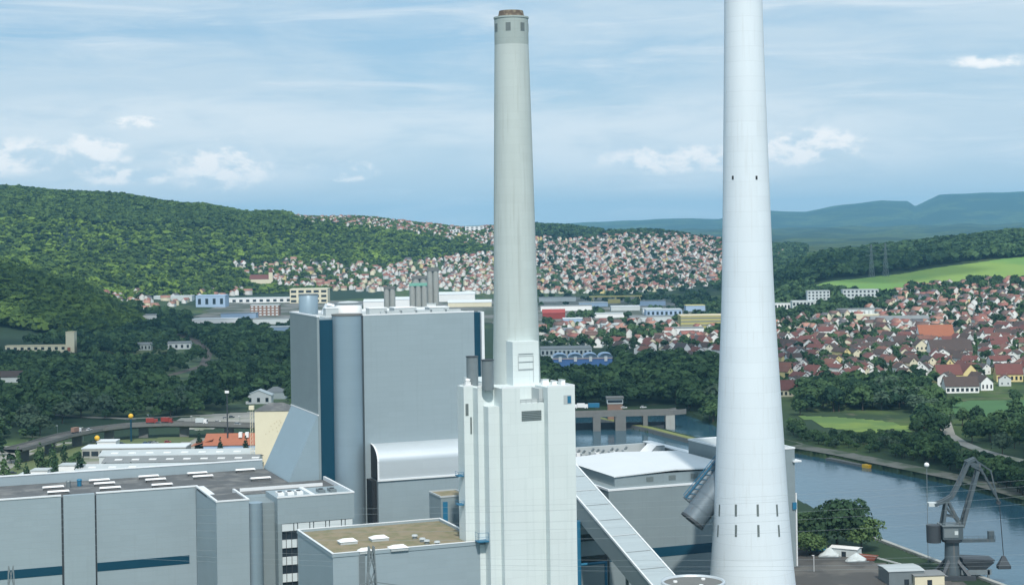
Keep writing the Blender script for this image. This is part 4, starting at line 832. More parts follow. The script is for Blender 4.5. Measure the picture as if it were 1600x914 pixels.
# -- weir bridge with its control house
b0 = Vector((*atz(870, 646, 9), 9)); b1 = Vector((*atz(1046, 642, 9), 9)); b2 = Vector((*atz(1064, 640, 9), 9)); t = thing('weir_bridge', 'grey concrete weir bridge with broad piers across the river', 'bridge', b0)
sweep([(-5, 0), (5, 0), (5, -2.3), (-5, -2.3)], M_concd, 'deck', t, [b0, b0.lerp(b1, .5), b1, b2], b0)
for s in (-1, 1): sweep([(s*4.7, 0), (s*5, 0), (s*5, 1), (s*4.7, 1)], M_concd, 'parapet', t, [b0, b1, b2], b0)
for s, w_, m in ((.06, 3, M_concd), (.35, 5, M_concd), (.56, 7, M_concd), (.78, 3, M_concd), (1.0, 6, M_conc)):
    p = b0.lerp(b1, s); MB(b0).box(p.x-w_/2, p.x+w_/2, p.y-5, p.y+7, -9.5, 6.7).build('pier', m, t)
MB(b0).box(b0.x-4, b1.x, b0.y+5.5, b0.y+6.2, -9.5, 2).build('weir_gate', M_steeld, t)
x, y, _ = atd(962, 640, 1128); t = thing('control_house', 'small control house with brick base and grey roof on the weir bridge', 'house', (x, y, 9.0)); MB().box(-5, 5, 6, 13, -9, 1.8).build('brick_base', M_brick, t); MB().box(-5.4, 5.4, 5.6, 13.4, 1.8, 5.2).build('window_storey', M_pgrey, t); MB().box(-5.0, 5.0, 5.5, 5.6, 2.6, 4.4).build('window_band', M_glass, t); MB().box(-6, 6, 5, 14, 5.2, 6.4).build('roof', M_concd, t)
x, y, _ = atd(905, 640, 1122); truck(x, y, 9.05, math.pi, M_white, M_white, 'white box lorry on the weir bridge', 7.5); x, y, _ = atd(925, 640, 1122); truck(x, y, 9.05, math.pi, M_white, M_bluemid, 'blue covered lorry on the weir bridge', 10)
x, y, _ = atd(975, 640, 1121); car(x, y, 9.05, 0, 'white', 'white car in front of the control house on the weir bridge', 'cars on the weir bridge'); x, y, _ = atd(1005, 640, 1121); car(x, y, 9.05, 0, 'white', 'white car near the right end of the weir bridge', 'cars on the weir bridge')
t = thing('lock_wall', 'long dark lock wall with a mossy top splitting the river', 'lock wall', (62, 1150, -4))
sweep([(-3, 0), (3, 0), (3, 4), (-3, 4)], M_concd, 'wall', t, [Vector((*p, -4)) for p in ((57, 1150), (88, 1086), (112, 1020), (126, 960))], Vector((62, 1150, -4)))
M_moss = mat('mossy_top', (.17, .19, .06), .95, 0, .3, .3); sweep([(-2.4, 4.02), (2.4, 4.02), (2.4, 4.2), (-2.4, 4.2)], M_moss, 'mossy_top', t, [Vector((*p, -4)) for p in ((57, 1150), (88, 1086), (112, 1020), (126, 960))], Vector((62, 1150, -4)))
x, y = atz(1042, 678, -2.6); t = thing('motor_boat', 'small white motor boat in the lock channel', 'boat', (x, y, -2.9), .9); mb = MB(); mb.add([(-4, -1.3, .1), (2, -1.3, .1), (4.5, 0, .3), (2, 1.3, .1), (-4, 1.3, .1), (-4, -1.5, 1.1), (2, -1.5, 1.2), (5, 0, 1.5), (2, 1.5, 1.2), (-4, 1.5, 1.1)], [(4, 3, 2, 1, 0), (5, 6, 7, 8, 9), (0, 1, 6, 5), (1, 2, 7, 6), (2, 3, 8, 7), (3, 4, 9, 8), (4, 0, 5, 9)]); mb.build('hull', M_white, t); MB().box(-2, 1, -1, 1, 1.2, 2.4).build('cabin', M_white, t); MB().box(1, 1.05, -.8, .8, 1.5, 2.2).build('windscreen', M_glass, t)
# far bank path and mooring, meadow, road
fb = [(240, 780), (226, 840), (212, 873), (198, 905), (182, 944), (166, 973), (142, 1052)]
M_bank = mat('river_bank_gravel', (.17, .165, .14), .95, 0, .25, .08, second=((.06, .085, .045), .06, .45, .6)); ribbon('river_bank', [(x+4.5, y+1.5, 0) for x, y in fb], 14, M_bank, .25)
t = thing('mooring_stage', 'yellow ended mooring stage on the far bank of the river', 'jetty', (186, 925, -4)); mb = MB((186, 925, -4)); mb.prism([(176, 942), (192, 908), (196, 911), (180, 944)], -4.2, -1.4); mb.build('stage', M_concd, t); mb = MB((186, 925, -4)); mb.prism([(190, 911), (192.5, 906.5), (197, 909), (194, 913)], -4.1, -.9); mb.build('yellow_end', M_yellow, t)
M_meadow = mat('meadow_grass', (.16, .23, .045), .95, 0, .25, .03, second=((.09, .16, .04), .02, .4, .6)); M_lawn = mat('lawn_grass', (.055, .135, .045), .95, 0, .2, .03)
P = [hit(*p)[:2] for p in ((1246, 650), (1300, 652), (1380, 658), (1424, 668), (1420, 682), (1350, 677), (1290, 668))]; drape('meadow', P, M_meadow, .25, 5)
P = [hit(*p)[:2] for p in ((1440, 632), (1520, 627), (1610, 626), (1610, 655), (1560, 662), (1480, 645))]; drape('lawn', P, M_lawn, .25, 6)
ribbon('riverside_road', [(*hit(*p)[:2], 0) for p in ((1476, 660), (1482, 680), (1500, 692), (1530, 704), (1565, 714), (1640, 730))], 8, M_paving, .35)
P = [hit(*p)[:2] for p in ((1238, 905), (1236, 868), (1262, 870), (1310, 880), (1372, 893), (1372, 960), (1240, 960))]; drape('quay_yard', [(70, 600), (100, 690), (112, 690), (140, 640), (163, 600), (170, 540), (80, 540)], M_asph, .1, 4)
# -- right hand town, landmarks
block('apartment_block', 'pale grey apartment block below the green field, left of the pair', 'apartment block', 1262, 1297, 474, 17, 14, M_pgrey, M_roofpale, win=(4, 6, .5))
block('apartment_block', 'long pale grey apartment block below the green field, right of the pair', 'apartment block', 1317, 1373, 470, 15, 14, M_pgrey, M_roofpale, win=(3, 9, .5))
block('school', 'low pale school with a row of white window bays in the right hand town', 'school', 1310, 1378, 493, 8, 18, M_pgrey, M_mgrey, win=(1, 10, .6), wmat=M_white)
block('white_hall', 'white flat hall among trees next to the white chimney in the town', 'hall', 1210, 1240, 484, 9, 16, M_white, M_roofpale, win=(1, 6, .6)); block('white_hall', 'white flat hall with a long front right of the smaller one in the town', 'hall', 1238, 1272, 480, 8, 16, M_pgrey, M_roofwhite, win=(1, 6, .6))
block('white_hall', 'cream flat hall in the middle of the right hand town', 'hall', 1338, 1376, 503, 8, 20, M_cream, M_cream); block('terrace_row', 'long white terrace row in the right hand town', 'terrace', 1362, 1452, 510, 8, 12, M_white, M_mgrey, 'gable', win=(2, 14, .5))
t, w = block('town_hall', 'big town house with a broad bright orange roof in the right hand village', 'house', 1438, 1492, 537, 6, 22, M_white, mat('bright_orange_tiles', (.30, .11, .06), .85, 0, .15, .5), 'gable', rh=13, win=(1, 9, .5)); 
block('cream_gabled_house', 'tall cream house with its gable to the river below the orange roof', 'house', 1431, 1450, 555, 9, 16, M_cream, M_tile, 'front', rh=6, win=(2, 3, .4)); block('long_red_house', 'long house with a dark red roof below the orange roof', 'house', 1455, 1520, 558, 6, 18, M_white, M_tile, 'gable', rh=10, win=(1, 8, .5))
block('yellow_house', 'yellow house with a red roof and a dormer, left one of three', 'house', 1466, 1505, 600, 7, 15, M_yhouse, M_redroof, 'gable', rh=8, win=(1, 6, .5), rot=.12); block('yellow_house', 'yellow house with its timber gable facing the river, middle one of three', 'house', 1505, 1530, 598, 7, 20, M_yhouse, M_redroof, 'front', rh=8, win=(1, 4, .5)); block('yellow_house', 'yellow house with a red roof at the right edge, right one of three', 'house', 1558, 1598, 597, 6, 15, M_yhouse, M_redroof, 'gable', rh=8, win=(1, 6, .5), rot=-.1)
block('white_end_house', 'white house with a dark roof and bright gable below the yellow houses', 'house', 1533, 1552, 610, 6, 16, M_white, M_tile, 'front', rh=5, win=(1, 3, .4)); block('long_brown_house', 'long low house with a brown roof behind the lawn', 'house', 1478, 1530, 614, 5, 14, M_white, M_tile, 'gable', rh=7, win=(1, 7, .6)); block('red_roofed_house', 'wide house with a red roof next to the white chimney above the riverside wood', 'house', 1218, 1252, 620, 5, 16, M_cream, M_redroof, 'gable', rh=7, win=(1, 5, .5))
t, w = block('blue_works', 'bright blue works hall with four pale arched roofs behind the river trees', 'factory', 862, 957, 573, 8, 24, M_blueh, M_pgrey)
for i in range(4):
    cx = -w/2+w*(i+.5)/4+1; r = w/8; mb = MB(); pr_ = [(cx+r*.92*math.cos(a), .5*r*math.sin(a)+8.6) for a in np.linspace(math.pi, 0, 12)]; n = len(pr_); mb.add([(x, -.6, z) for x, z in pr_]+[(x, 23, z) for x, z in pr_], [(i_, i_+1, n+i_+1, n+i_) for i_ in range(n-1)]+[tuple(range(n))], True); mb.build('arched_roof', M_lblue, t); MB().box(cx-r*.2, cx+r*.2, -.9, -.6, 5, 9.5).build('white_bay', M_white, t)
MB().box(-w/2, w/2, -.5, -.1, 7.3, 8.0).build('pink_fascia', mat('pale_pink_fascia', (.6, .45, .45), .7), t)
block('grey_works', 'wide dark flat roofed works left behind the blue hall', 'factory', 845, 925, 556, 7, 40, M_pgrey, M_mgrey, win=(1, 12, .5))
t, w = block('striped_hall', 'ochre hall with horizontal stripes left of the white chimney', 'factory', 1064, 1132, 513, 16, 40, M_olive, M_tan)
for z in (3.5, 8.3, 12.6): MB().box(-w/2, w/2, -.2, 0, z, z+1.4).build('stripe', M_mgrey, t)
block('ochre_roofed_hall', 'small hall with an ochre roof above the striped hall', 'factory', 1072, 1102, 487, 9, 30, M_lblue, M_olive); block('pale_blue_hall', 'pale blue flat hall left of the striped hall', 'factory', 1010, 1066, 494, 9, 40, M_lblue, M_roofpale, win=(1, 8, .5))
block('red_roofed_works', 'works shed with a bright red roof right of the grey chimney', 'factory', 848, 883, 499, 9, 26, M_redp, mat('bright_red_sheet', (.32, .05, .04), .6, 0, .1, .3), 'gable', rh=5)
block('white_tower_block', 'white tower block on the wooded ridge left of the grey chimney', 'apartment block', 727, 756, 364, 17, 20, M_white, M_white, win=(3, 4, .5)); block('white_tower_block', 'smaller white block on the ridge left of the bigger one', 'apartment block', 703, 718, 348, 13, 18, M_white, M_white, win=(2, 3, .5), dist=4520)
block('cream_factory', 'big cream factory block with window rows behind the boiler house roof tank', 'factory', 453, 512, 474, 26, 40, M_cream, M_cream, win=(3, 5, .7)); block('light_blue_factory', 'light blue factory block left of the valley with dark doors', 'factory', 306, 352, 480, 20, 40, M_lblue, M_lblue, win=(1, 4, .4)); block('long_white_hall', 'long low white hall running left of the cream factory', 'factory', 350, 456, 474, 9, 30, M_white, M_roofwhite, win=(1, 10, .5)); block('brick_office', 'brown brick office with a window grid below the long white hall', 'office', 391, 436, 494, 17, 20, M_brick, M_pgrey, win=(4, 7, .55), wmat=M_pane)
t, w = block('church', 'small cream church with a red roof on the lower slope left of the cream factory', 'church', 390, 420, 446, 12, 18, M_cream, M_redroof, 'gable', rh=9); MB().box(w/2, w/2+8, 0, 8, -3, 26).build('tower', M_cream, t); mb = MB(); mb.add([(w/2-.5, -.5, 26), (w/2+8.5, -.5, 26), (w/2+8.5, 8.5, 26), (w/2-.5, 8.5, 26), (w/2+4, 4, 38)], [(0, 1, 4), (1, 2, 4), (2, 3, 4), (3, 0, 4)]); mb.build('spire', M_redroof, t)
def silo(px0, px1, pyt, dist, label, cap=None):
    x, y, _ = atd((px0+px1)/2, 480, dist); z = h1(x, y); zt = atd(px0, pyt, dist)[2]-z; w = (px1-px0)/F*dist; t = thing('silo_tower', label, 'silo', (x, y, z)); n = max(2, int(w/8)); r = w/2/n
    for i in range(n): mb = MB(); mb.lathe(-w/2+r+2*r*i, 0, [(r, -2), (r, zt)], 18); mb.build('cell', M_conc, t)
    MB().box(-w/2, w/2, -r, r, zt, zt+zt*.06+1).build('head_house', cap or M_concd, t)
silo(600, 618, 452, 2350, 'short grey concrete silo over the middle of the boiler house roof'); silo(640, 668, 447, 2400, 'wide grey silo battery with a green head left of the tallest silo', M_copper); silo(645, 668, 436, 2480, 'dark grey silo battery behind the green headed one'); silo(668, 686, 424, 2420, 'tallest slim grey concrete silo tower behind the boiler house')
block('white_lift_shaft', 'white panelled shaft at the foot of the tallest silo', 'tower', 667, 681, 492, 30, 10, M_white, M_pgrey, dist=2300)
for pl, pr, pyb, h, m, lab in ((568, 600, 485, 14, M_white, 'white curved hall left of the short silo'), (617, 655, 482, 15, M_white, 'white hall between the silos'), (686, 742, 472, 14, M_white, 'long white roofed hall right of the tallest silo'), (700, 768, 480, 8, M_cream, 'long low pale hall below the white one by the grey chimney')):
    block('works_hall', lab, 'factory', pl, pr, pyb, h, 30, m, M_roofwhite, 'gable', rh=4)
gx, gy, gz = hit(962, 474); t = thing('gantry_crane', 'yellow gantry crane spanning the works yard right of the grey chimney', 'crane', (gx, gy, gz)); MB().box(-46, 46, -1, 1, 11, 13.5).build('beam', M_olive, t)
for a in (-40, 0, 42): mb = MB(); mb.bar((a-3, 0, 0), (a, 0, 11), .9); mb.bar((a+3, 0, 0), (a, 0, 11), .9); mb.build('leg', M_olive, t)
MB().box(-14, 8, -3, 3, 0, 7).build('trolley', M_olive, t)
G2 = 'flat grey works roofs in the valley'
for i, (pl, pr, pyb, h) in enumerate(((842, 900, 472, 8), (905, 950, 480, 7), (845, 925, 486, 8), (955, 1000, 486, 7), (1000, 1040, 478, 8), (930, 975, 497, 6), (985, 1050, 503, 7), (880, 925, 505, 6), (1040, 1100, 522, 7), (940, 975, 515, 6), (345, 400, 498, 8), (300, 372, 505, 6), (395, 452, 507, 8), (420, 452, 520, 7), (205, 245, 500, 7), (240, 300, 470, 8), (860, 905, 522, 6), (1005, 1035, 492, 9))):
    block('works_shed', ('flat roofed grey works shed in the valley industry right of the grey chimney' if pl > 800 else 'flat roofed grey works shed in the valley left of the boiler house'), 'factory', pl, pr, pyb, h, 26, (M_pgrey, M_lblue, M_white)[i % 3], (M_mgrey, M_roofpale, M_mgrey, M_roofwhite)[i % 4], group=G2 if pl > 800 else 'flat works sheds left of the boiler house')
def pylon(x, y, z, h, label, s=1.0, arms=3, wid=.11, name='pylon', rot=.3):
    t = thing(name, label, 'pylon', (x, y, z), rot); mb = MB(); n = 8
    def hw(k): return h*wid*.5*(1-k)**1.25+h*.012
    for i in range(n):
        a, b = hw(i/n), hw((i+1)/n); z0, z1 = h*i/n, h*(i+1)/n
        for sx in (-1, 1):
            for sy in (-1, 1): mb.bar((sx*a, sy*a, z0), (sx*b, sy*b, z1), .16*s)
            mb.bar((sx*a, -a, z0), (sx*b, b, z1), .09*s); mb.bar((-a, sx*a, z0), (b, sx*b, z1), .09*s); mb.bar((a, sx*a, z0), (-b, sx*b, z1), .09*s)
    mb.build('lattice_body', M_steel, t)
    for k in range(arms):
        z = h*(.66+.13*k); L = h*(.2-.035*k); mb = MB(); mb.bar((-L, 0, z), (L, 0, z), .14*s); mb.bar((-L, 0, z), (0, 0, z+h*.035), .1*s); mb.bar((L, 0, z), (0, 0, z+h*.035), .1*s); mb.build('crossarm', M_steel, t)
    return t
for px, pyb, pyt, lab in ((1362, 434, 382, 'left of the two lattice pylons on the field edge'), (1384, 433, 380, 'right of the two lattice pylons on the field edge')):
    x, y, z = hit(px, pyb); pylon(x, y, z, atd(px, pyt, y)[2]-z, lab, 2.6)
# bright field below the right hand forest
M_field = mat('bright_field', (.20, .30, .055), .95, 0, .15, .01, stretch=(1, .4, 1), second=((.13, .25, .05), .006, .42, .58))
P = [hit(*p)[:2] for p in ((1268, 449), (1300, 440), (1380, 432), (1450, 421), (1530, 411), (1620, 401), (1660, 402), (1660, 440), (1570, 436), (1500, 440), (1440, 446), (1400, 462), (1375, 462), (1330, 452))]; drape('green_field', P, M_field, .5, 7)

# ================================================================== houses
WALLS = [mat('white_render', (.78, .79, .78), .8, 0, .06, .3), M_cream, mat('pale_grey_render', (.55, .58, .58), .8, 0, .06, .3), M_yhouse]
ROOFS = [M_tile, M_redroof, mat('faded_orange_tiles', (.18, .085, .064), .85, 0, .2, .5), mat('dark_slate_tiles', (.065, .06, .062), .8, 0, .2, .5)]
WN = ['white', 'cream', 'pale grey', 'yellow']; RN = ['brown', 'red', 'orange', 'dark grey']
HP = {}
def house_mesh(i):
    if i in HP: return HP[i]
    g = random.Random(i); w = g.uniform(8, 10.5); l = g.uniform(10, 14); h = g.uniform(5.6, 8.2); r = w*g.uniform(.34, .46); e = .45
    a = MB(); a.add([(-w/2, -l/2, -2), (w/2, -l/2, -2), (w/2, l/2, -2), (-w/2, l/2, -2), (-w/2, -l/2, h), (w/2, -l/2, h), (w/2, l/2, h), (-w/2, l/2, h), (0, -l/2, h+r), (0, l/2, h+r)], [(0, 1, 5, 8, 4), (1, 2, 6, 5), (2, 3, 7, 9, 6), (3, 0, 4, 7)])
    b = MB(); k = r/(w/2)*e
    b.prism([(-w/2-e, -l/2-e), (0, -l/2-e), (0, l/2+e), (-w/2-e, l/2+e)], [h-k+.02, h+r+.02, h+r+.02, h-k+.02], [h-k+.25, h+r+.27, h+r+.27, h-k+.25])
    b.prism([(0, -l/2-e), (w/2+e, -l/2-e), (w/2+e, l/2+e), (0, l/2+e)], [h+r+.02, h-k+.02, h-k+.02, h+r+.02], [h+r+.27, h-k+.25, h-k+.25, h+r+.27])
    c = MB(); c.box(w*.14, w*.14+.7, l*.1, l*.1+.7, h+r*.3, h+r+.9)
    d = MB(); d.box(-.5, .5, -.06, 0, -.65, .65)
    out = [(m, None) for m in (a, b, c, d)]
    M = []
    for nm, m in zip(('wall', 'roof', 'chimney', 'window'), (a, b, c, d)):
        me = bpy.data.meshes.new(nm); me.from_pydata(m.v, [], m.f); me.update(); M.append(me)
    HP[i] = (M, w, l, h, r, a, b); return HP[i]
SETS = {}
def house_set(i, wi, ri):
    k = (i, wi, ri)
    if k not in SETS:
        M = house_mesh(i)[0]; S = [m.copy() for m in M]
        for m, mt in zip(S, (WALLS[wi], ROOFS[ri], M_brick, M_glass)): m.materials.append(mt)
        SETS[k] = S
    return SETS[k]
def clear_of(X, Y, pts):
    ok = np.ones(len(X), bool)
    for x, y, r in pts: ok &= (X-x)**2+(Y-y)**2 > r*r
    return ok
# places for houses: the near village right, the middle, and the far town up the slope
X, Y, Z = grid_pts(120, 760, 1330, 2500, 23); px, py = pxy(X, Y, Z)
near = poly_mask(px, py, [(1205, 505), (1290, 498), (1390, 476), (1400, 462), (1440, 446), (1500, 440), (1570, 437), (1640, 446), (1640, 612), (1560, 606), (1470, 612), (1440, 600), (1330, 602), (1215, 608)]) & (rng.random(len(X)) < .96)
H1 = np.stack([X, Y, Z], 1)[near]
X, Y, Z = grid_pts(-80, 330, 1500, 2600, 22); px, py = pxy(X, Y, Z)
mid = poly_mask(px, py, [(845, 512), (1000, 506), (1130, 515), (1130, 572), (1060, 566), (960, 548), (845, 535)]) & (rng.random(len(X)) < .62)
H2 = np.stack([X, Y, Z], 1)[mid]
X, Y, Z = grid_pts(-1300, 800, 2700, 5100, 20.5); px, py = pxy(X, Y, Z); u_ = rng.random(len(X))
far = (poly_mask(px, py, [(836, 372), (900, 375), (960, 368), (1100, 368), (1130, 374), (1200, 385), (1230, 398), (1200, 425), (1130, 446), (1000, 459), (836, 459)]) & (u_ < .74)) | (poly_mask(px, py, [(560, 432), (620, 412), (700, 404), (790, 392), (840, 372), (840, 459), (760, 461), (690, 452), (560, 458)]) & (u_ < .72)) \
    | (poly_mask(px, py, [(428, 334), (520, 338), (640, 345), (700, 352), (800, 352), (800, 395), (740, 386), (650, 366), (560, 356), (470, 349)]) & (u_ < .36)) | (poly_mask(px, py, [(360, 412), (450, 408), (570, 414), (620, 428), (560, 458), (430, 450), (380, 432)]) & (u_ < .62)) | (poly_mask(px, py, [(110, 468), (200, 458), (300, 462), (380, 446), (395, 462), (300, 472), (210, 496), (140, 488)]) & (u_ < .32)) | (poly_mask(px, py, [(1208, 388), (1330, 380), (1330, 400), (1208, 412)]) & (u_ < .12))
H3 = np.stack([X, Y, Z], 1)[far]
HA = np.concatenate([H1, H2, H3]); HA = HA[clear_of(HA[:, 0], HA[:, 1], HOUSE_BLOCK)]; HA = HA[np.argsort(HA[:, 1])]
def dress(z, p, d): 
    wi = random.choices(range(4), (.66, .2, .10, .04))[0]
    ri = random.choices(range(4), (.18, .22, .52, .08) if d > 2700 else ((.34, .40, .2, .06) if p < 1260 or d < 1800 else (.34, .32, .22, .12)))[0]
    return wi, ri
nh = 280; fv, ff, fc = [], [], []; base = 0
LW = [np.array(c) for c in ((.74, .74, .72), (.68, .63, .47), (.55, .58, .58), (.70, .58, .28))]; LR = [np.array(c) for c in ((.16, .10, .085), (.30, .125, .10), (.38, .20, .15), (.12, .115, .12))]
for k, (x, y, z) in enumerate(HA):
    p, _ = proj(x, y, z); wi, ri = dress(z, p, y); rot = random.choice((.35, .35, .3, -.35, -.4, .6, 1.75))+random.uniform(-.22, .22); i = random.randrange(6)
    if k < nh:
        side = 'right hand village by the river' if p > 1150 else 'houses between works and river trees'
        t = thing('house', '%s house with a %s roof among the %s' % (WN[wi], RN[ri], side), 'house', (x, y, z), rot, '%s houses with %s roofs, %s' % (WN[wi], RN[ri], 'right village' if p > 1150 else 'valley middle'))
        t.scale = (random.uniform(.85, 1.25), random.uniform(.85, 1.45), random.uniform(.85, 1.2)); S = house_set(i, wi, ri)
        for nm, me in zip(('wall', 'roof', 'chimney'), S): o = bpy.data.objects.new(nm, me); COL.objects.link(o); o.parent = t
        if k < 130:
            _, w, l, h, r, _, _ = HP[i]
            for a, b in ((-w*.25, h*.35), (w*.25, h*.35), (0, h+r*.3)):
                o = bpy.data.objects.new('window', S[3]); COL.objects.link(o); o.parent = t; o.location = (a, -l/2, b)
    else:
        _, w, l, h, r, a, b = (house_mesh(i)); c, s = math.cos(rot), math.sin(rot); g = np.array([random.uniform(.7, 1.05), random.uniform(.7, 1.3), random.uniform(.75, 1.1)])
        for m, colr in ((a, LW[wi]), (b, LR[ri])):
            v = np.array(m.v)*g; tri = []
            for f in m.f:
                for q_ in range(1, len(f)-1): tri.append((f[0], f[q_], f[q_+1]))
            v = np.stack([v[:, 0]*c-v[:, 1]*s+x, v[:, 0]*s+v[:, 1]*c+y, v[:, 2]+z], 1); fv.append(v); ff.append(np.array(tri)+base); fc.append(np.tile(colr*random.uniform(.85, 1.12), (len(v), 1))); base += len(v)
M_town = mat('town_walls_and_tiles', (1, 1, 1), .85, 0, .08, .05, attr='tint')
o = bpy.data.objects.new('far_town_houses', mesh_np('far_town_houses', np.concatenate(fv), np.concatenate(ff), M_town, np.concatenate(fc))); COL.objects.link(o)
tag(o, 'white walled red roofed houses of the far town spreading up the slope', 'town', kind='stuff')
print('houses', len(HA), len(H1), len(H2), len(H3))

# ================================================================== trees
NB = np.concatenate([HA[:, :2], np.zeros((len(HA), 1))+8], 1)
cell = {}
for x, y, r in list(HOUSE_BLOCK)+[tuple(q_) for q_ in NB]:
    R_ = int(math.ceil(r/20))
    for i in range(int((x-r)//20), int((x+r)//20)+1):
        for j in range(int((y-r)//20), int((y+r)//20)+1): cell.setdefault((i, j), []).append((x, y, r))
def free(x, y, s=1.0):
    return all((x-a)**2+(y-b)**2 > (r*s)**2 for a, b, r in cell.get((int(x//20), int(y//20)), ()))
T = []    # x, y, z, height, kind, zone
def scatter(poly, x0, x1, y0, y1, s, prob, hts, kinds, zone, dr=None):
    X, Y, Z = grid_pts(x0, x1, y0, y1, s); px, py = pxy(X, Y, np.maximum(Z, 0)); m = poly_mask(px, py, poly) & (rng.random(len(X)) < prob) & (Z > -1)
    for x, y, z in zip(X[m], Y[m], Z[m]):
        if free(x, y): T.append((x, y, z, random.uniform(*hts), random.choice(kinds), zone))
RK = ['round']*5+['pale']+['round']*2; LK = ['round']*5+['pale']*3
scatter([(1228, 668), (1290, 672), (1420, 690), (1480, 700), (1540, 728), (1640, 768), (1640, 790), (1530, 752), (1460, 726), (1380, 712), (1300, 700), (1228, 684)], 100, 320, 700, 1100, 7.5, 1.0, (7, 13), RK, 'far bank')
T[:] = [(x, y, z, min(h, random.uniform(4.5, 8)) if proj(x, y, z)[0] < 1432 else h, k_, zo) for x, y, z, h, k_, zo in T]
scatter([(1228, 650), (1250, 615), (1330, 612), (1440, 612), (1480, 640), (1440, 648), (1380, 655), (1300, 648)], 150, 420, 1050, 1450, 11.5, 1.0, (11, 19), RK, 'riverside wood')
scatter([(1430, 650), (1480, 660), (1475, 690), (1430, 690)], 150, 420, 900, 1200, 10, .8, (10, 16), RK, 'riverside wood')
scatter([(1500, 665), (1560, 650), (1640, 640), (1640, 728), (1580, 715), (1505, 690)], 200, 420, 900, 1250, 14, .75, (8, 13), RK, 'lawn edge'); scatter([(1490, 630), (1640, 625), (1640, 640), (1490, 645)], 230, 420, 1100, 1300, 22, .5, (8, 12), ['round'], 'lawn edge')
scatter([(845, 585), (960, 580), (1040, 575), (1130, 580), (1130, 640), (1060, 640), (1050, 632), (880, 638), (845, 636)], -20, 220, 1120, 1700, 12, .93, (11, 20), RK, 'weir wood')
scatter([(1050, 640), (1130, 640), (1130, 672), (1075, 664), (1050, 652)], 90, 220, 1030, 1250, 10, .9, (8, 15), RK, 'weir wood')
scatter([(-40, 530), (120, 548), (240, 520), (330, 520), (460, 510), (470, 640), (380, 640), (300, 650), (200, 657), (120, 656), (70, 672), (66, 694), (-40, 712)], -520, -90, 1030, 2300, 12.5, .74, (4, 19), LK, 'left valley wood')
scatter([(-40, 560), (100, 530), (240, 490), (330, 505), (460, 512), (460, 540), (-40, 600)], -700, -90, 1500, 2700, 15, .8, (9, 17), RK, 'left valley wood')
for px_, py_, h in ((8, 762, 13), (28, 735, 10), (42, 758, 9), (62, 735, 12), (83, 742, 13), (86, 752, 9), (100, 725, 9.5), (126, 752, 12), (165, 748, 7), (205, 746, 6.5), (243, 745, 6), (312, 705, 10), (344, 708, 7.5), (384, 707, 8)):
    x, y, z = hit(px_, py_); T.append((x, y, z, h*1.25, 'poplar' if px_ < 150 else 'cone', 'poplar'))
scatter([(0, 690), (130, 690), (130, 745), (0, 745)], -320, -200, 930, 1100, 16, .5, (3, 7), ['round'], 'left valley wood')
# further groups: among the houses, hedges of the valley floor, right hand forest
scatter([(1205, 500), (1290, 470), (1400, 462), (1440, 446), (1640, 440), (1640, 618), (1215, 614)], 120, 760, 1330, 2500, 13.5, .7, (6, 12.5), ['round', 'round', 'cone'], 'village'); 
scatter([(845, 500), (1130, 470), (1130, 580), (845, 560)], -20, 330, 1500, 2900, 17, .55, (7, 15), RK, 'village')
scatter([(1205, 430), (1270, 448), (1330, 452), (1400, 468), (1390, 480), (1290, 500), (1205, 515)], 250, 800, 1900, 3200, 14, .72, (10, 18), RK, 'field wood')
scatter([(1395, 455), (1450, 443), (1640, 432), (1640, 444), (1400, 470)], 380, 900, 2000, 2900, 13, .75, (9, 16), RK+['cone'], 'field wood')
scatter([(1200, 455), (1260, 446), (1300, 436), (1390, 428), (1460, 416), (1540, 406), (1680, 398), (1700, 340), (1200, 340)], 300, 1300, 2500, 3800, 14, .97, (14, 23), RK, 'ridge forest')
scatter([(840, 350), (1240, 350), (1240, 400), (1130, 450), (840, 455)], 30, 800, 3300, 5100, 23, .6, (8, 15), RK, 'town'); scatter([(836, 340), (960, 345), (930, 376), (836, 372)], 20, 500, 4300, 5300, 13, .8, (10, 18), RK, 'town'); scatter([(960, 345), (1240, 355), (1240, 375), (960, 369)], 200, 900, 4500, 5300, 17, .6, (9, 16), RK, 'town'); scatter([(830, 455), (1130, 440), (1130, 480), (830, 480)], 20, 450, 2600, 3600, 30, .5, (8, 14), RK, 'town')
scatter([(1130, 375), (1260, 385), (1260, 440), (1130, 450)], 350, 900, 3000, 4900, 15, .8, (10, 18), RK, 'town')
SG = list(SIGHT)+[(100, 120, 1880, 545), (60, 402, 1010, 698), (20, 440, 1060, 678), (1258, 1424, 1160, 669), (1478, 1500, 1080, 674), (1496, 1560, 980, 702), (1500, 1580, 1320, 634), (290, 340, 1700, 560), (225, 300, 1850, 538), (120, 262, 1800, 550)] + [(p-5, p+5, hit(p, q_)[1], q_-1) for p, q_ in ((275, 522), (288, 526), (300, 530), (312, 537), (320, 544), (326, 552), (324, 562), (318, 571), (300, 578), (280, 583), (262, 588), (235, 593))] + [ (1270, 1340, 2650, 443), (1340, 1420, 2600, 451), (1420, 1500, 2550, 438), (1500, 1640, 2550, 428)]
def seen_past(x, y, z, h):
    p, q_ = proj(x, y, z+h)
    return all(not (a-3 < p < b+3 and y < d and q_ < lim) for a, b, d, lim in SG)
T = [q_ for q_ in T if q_[5] == 'poplar' or seen_past(*q_[:4])]
T.sort(key=lambda q_: q_[1]-q_[3]*14); nt = 285
LABS = {'far bank': 'bushy dark tree in the row along the far river bank', 'riverside wood': 'tall dark tree in the wood between the meadow and the village', 'lawn edge': 'dark round tree standing around the green lawn and river road', 'weir wood': 'leafy tree in the wood behind the weir bridge', 'left valley wood': 'leafy green tree in the valley wood left of the boiler house'}
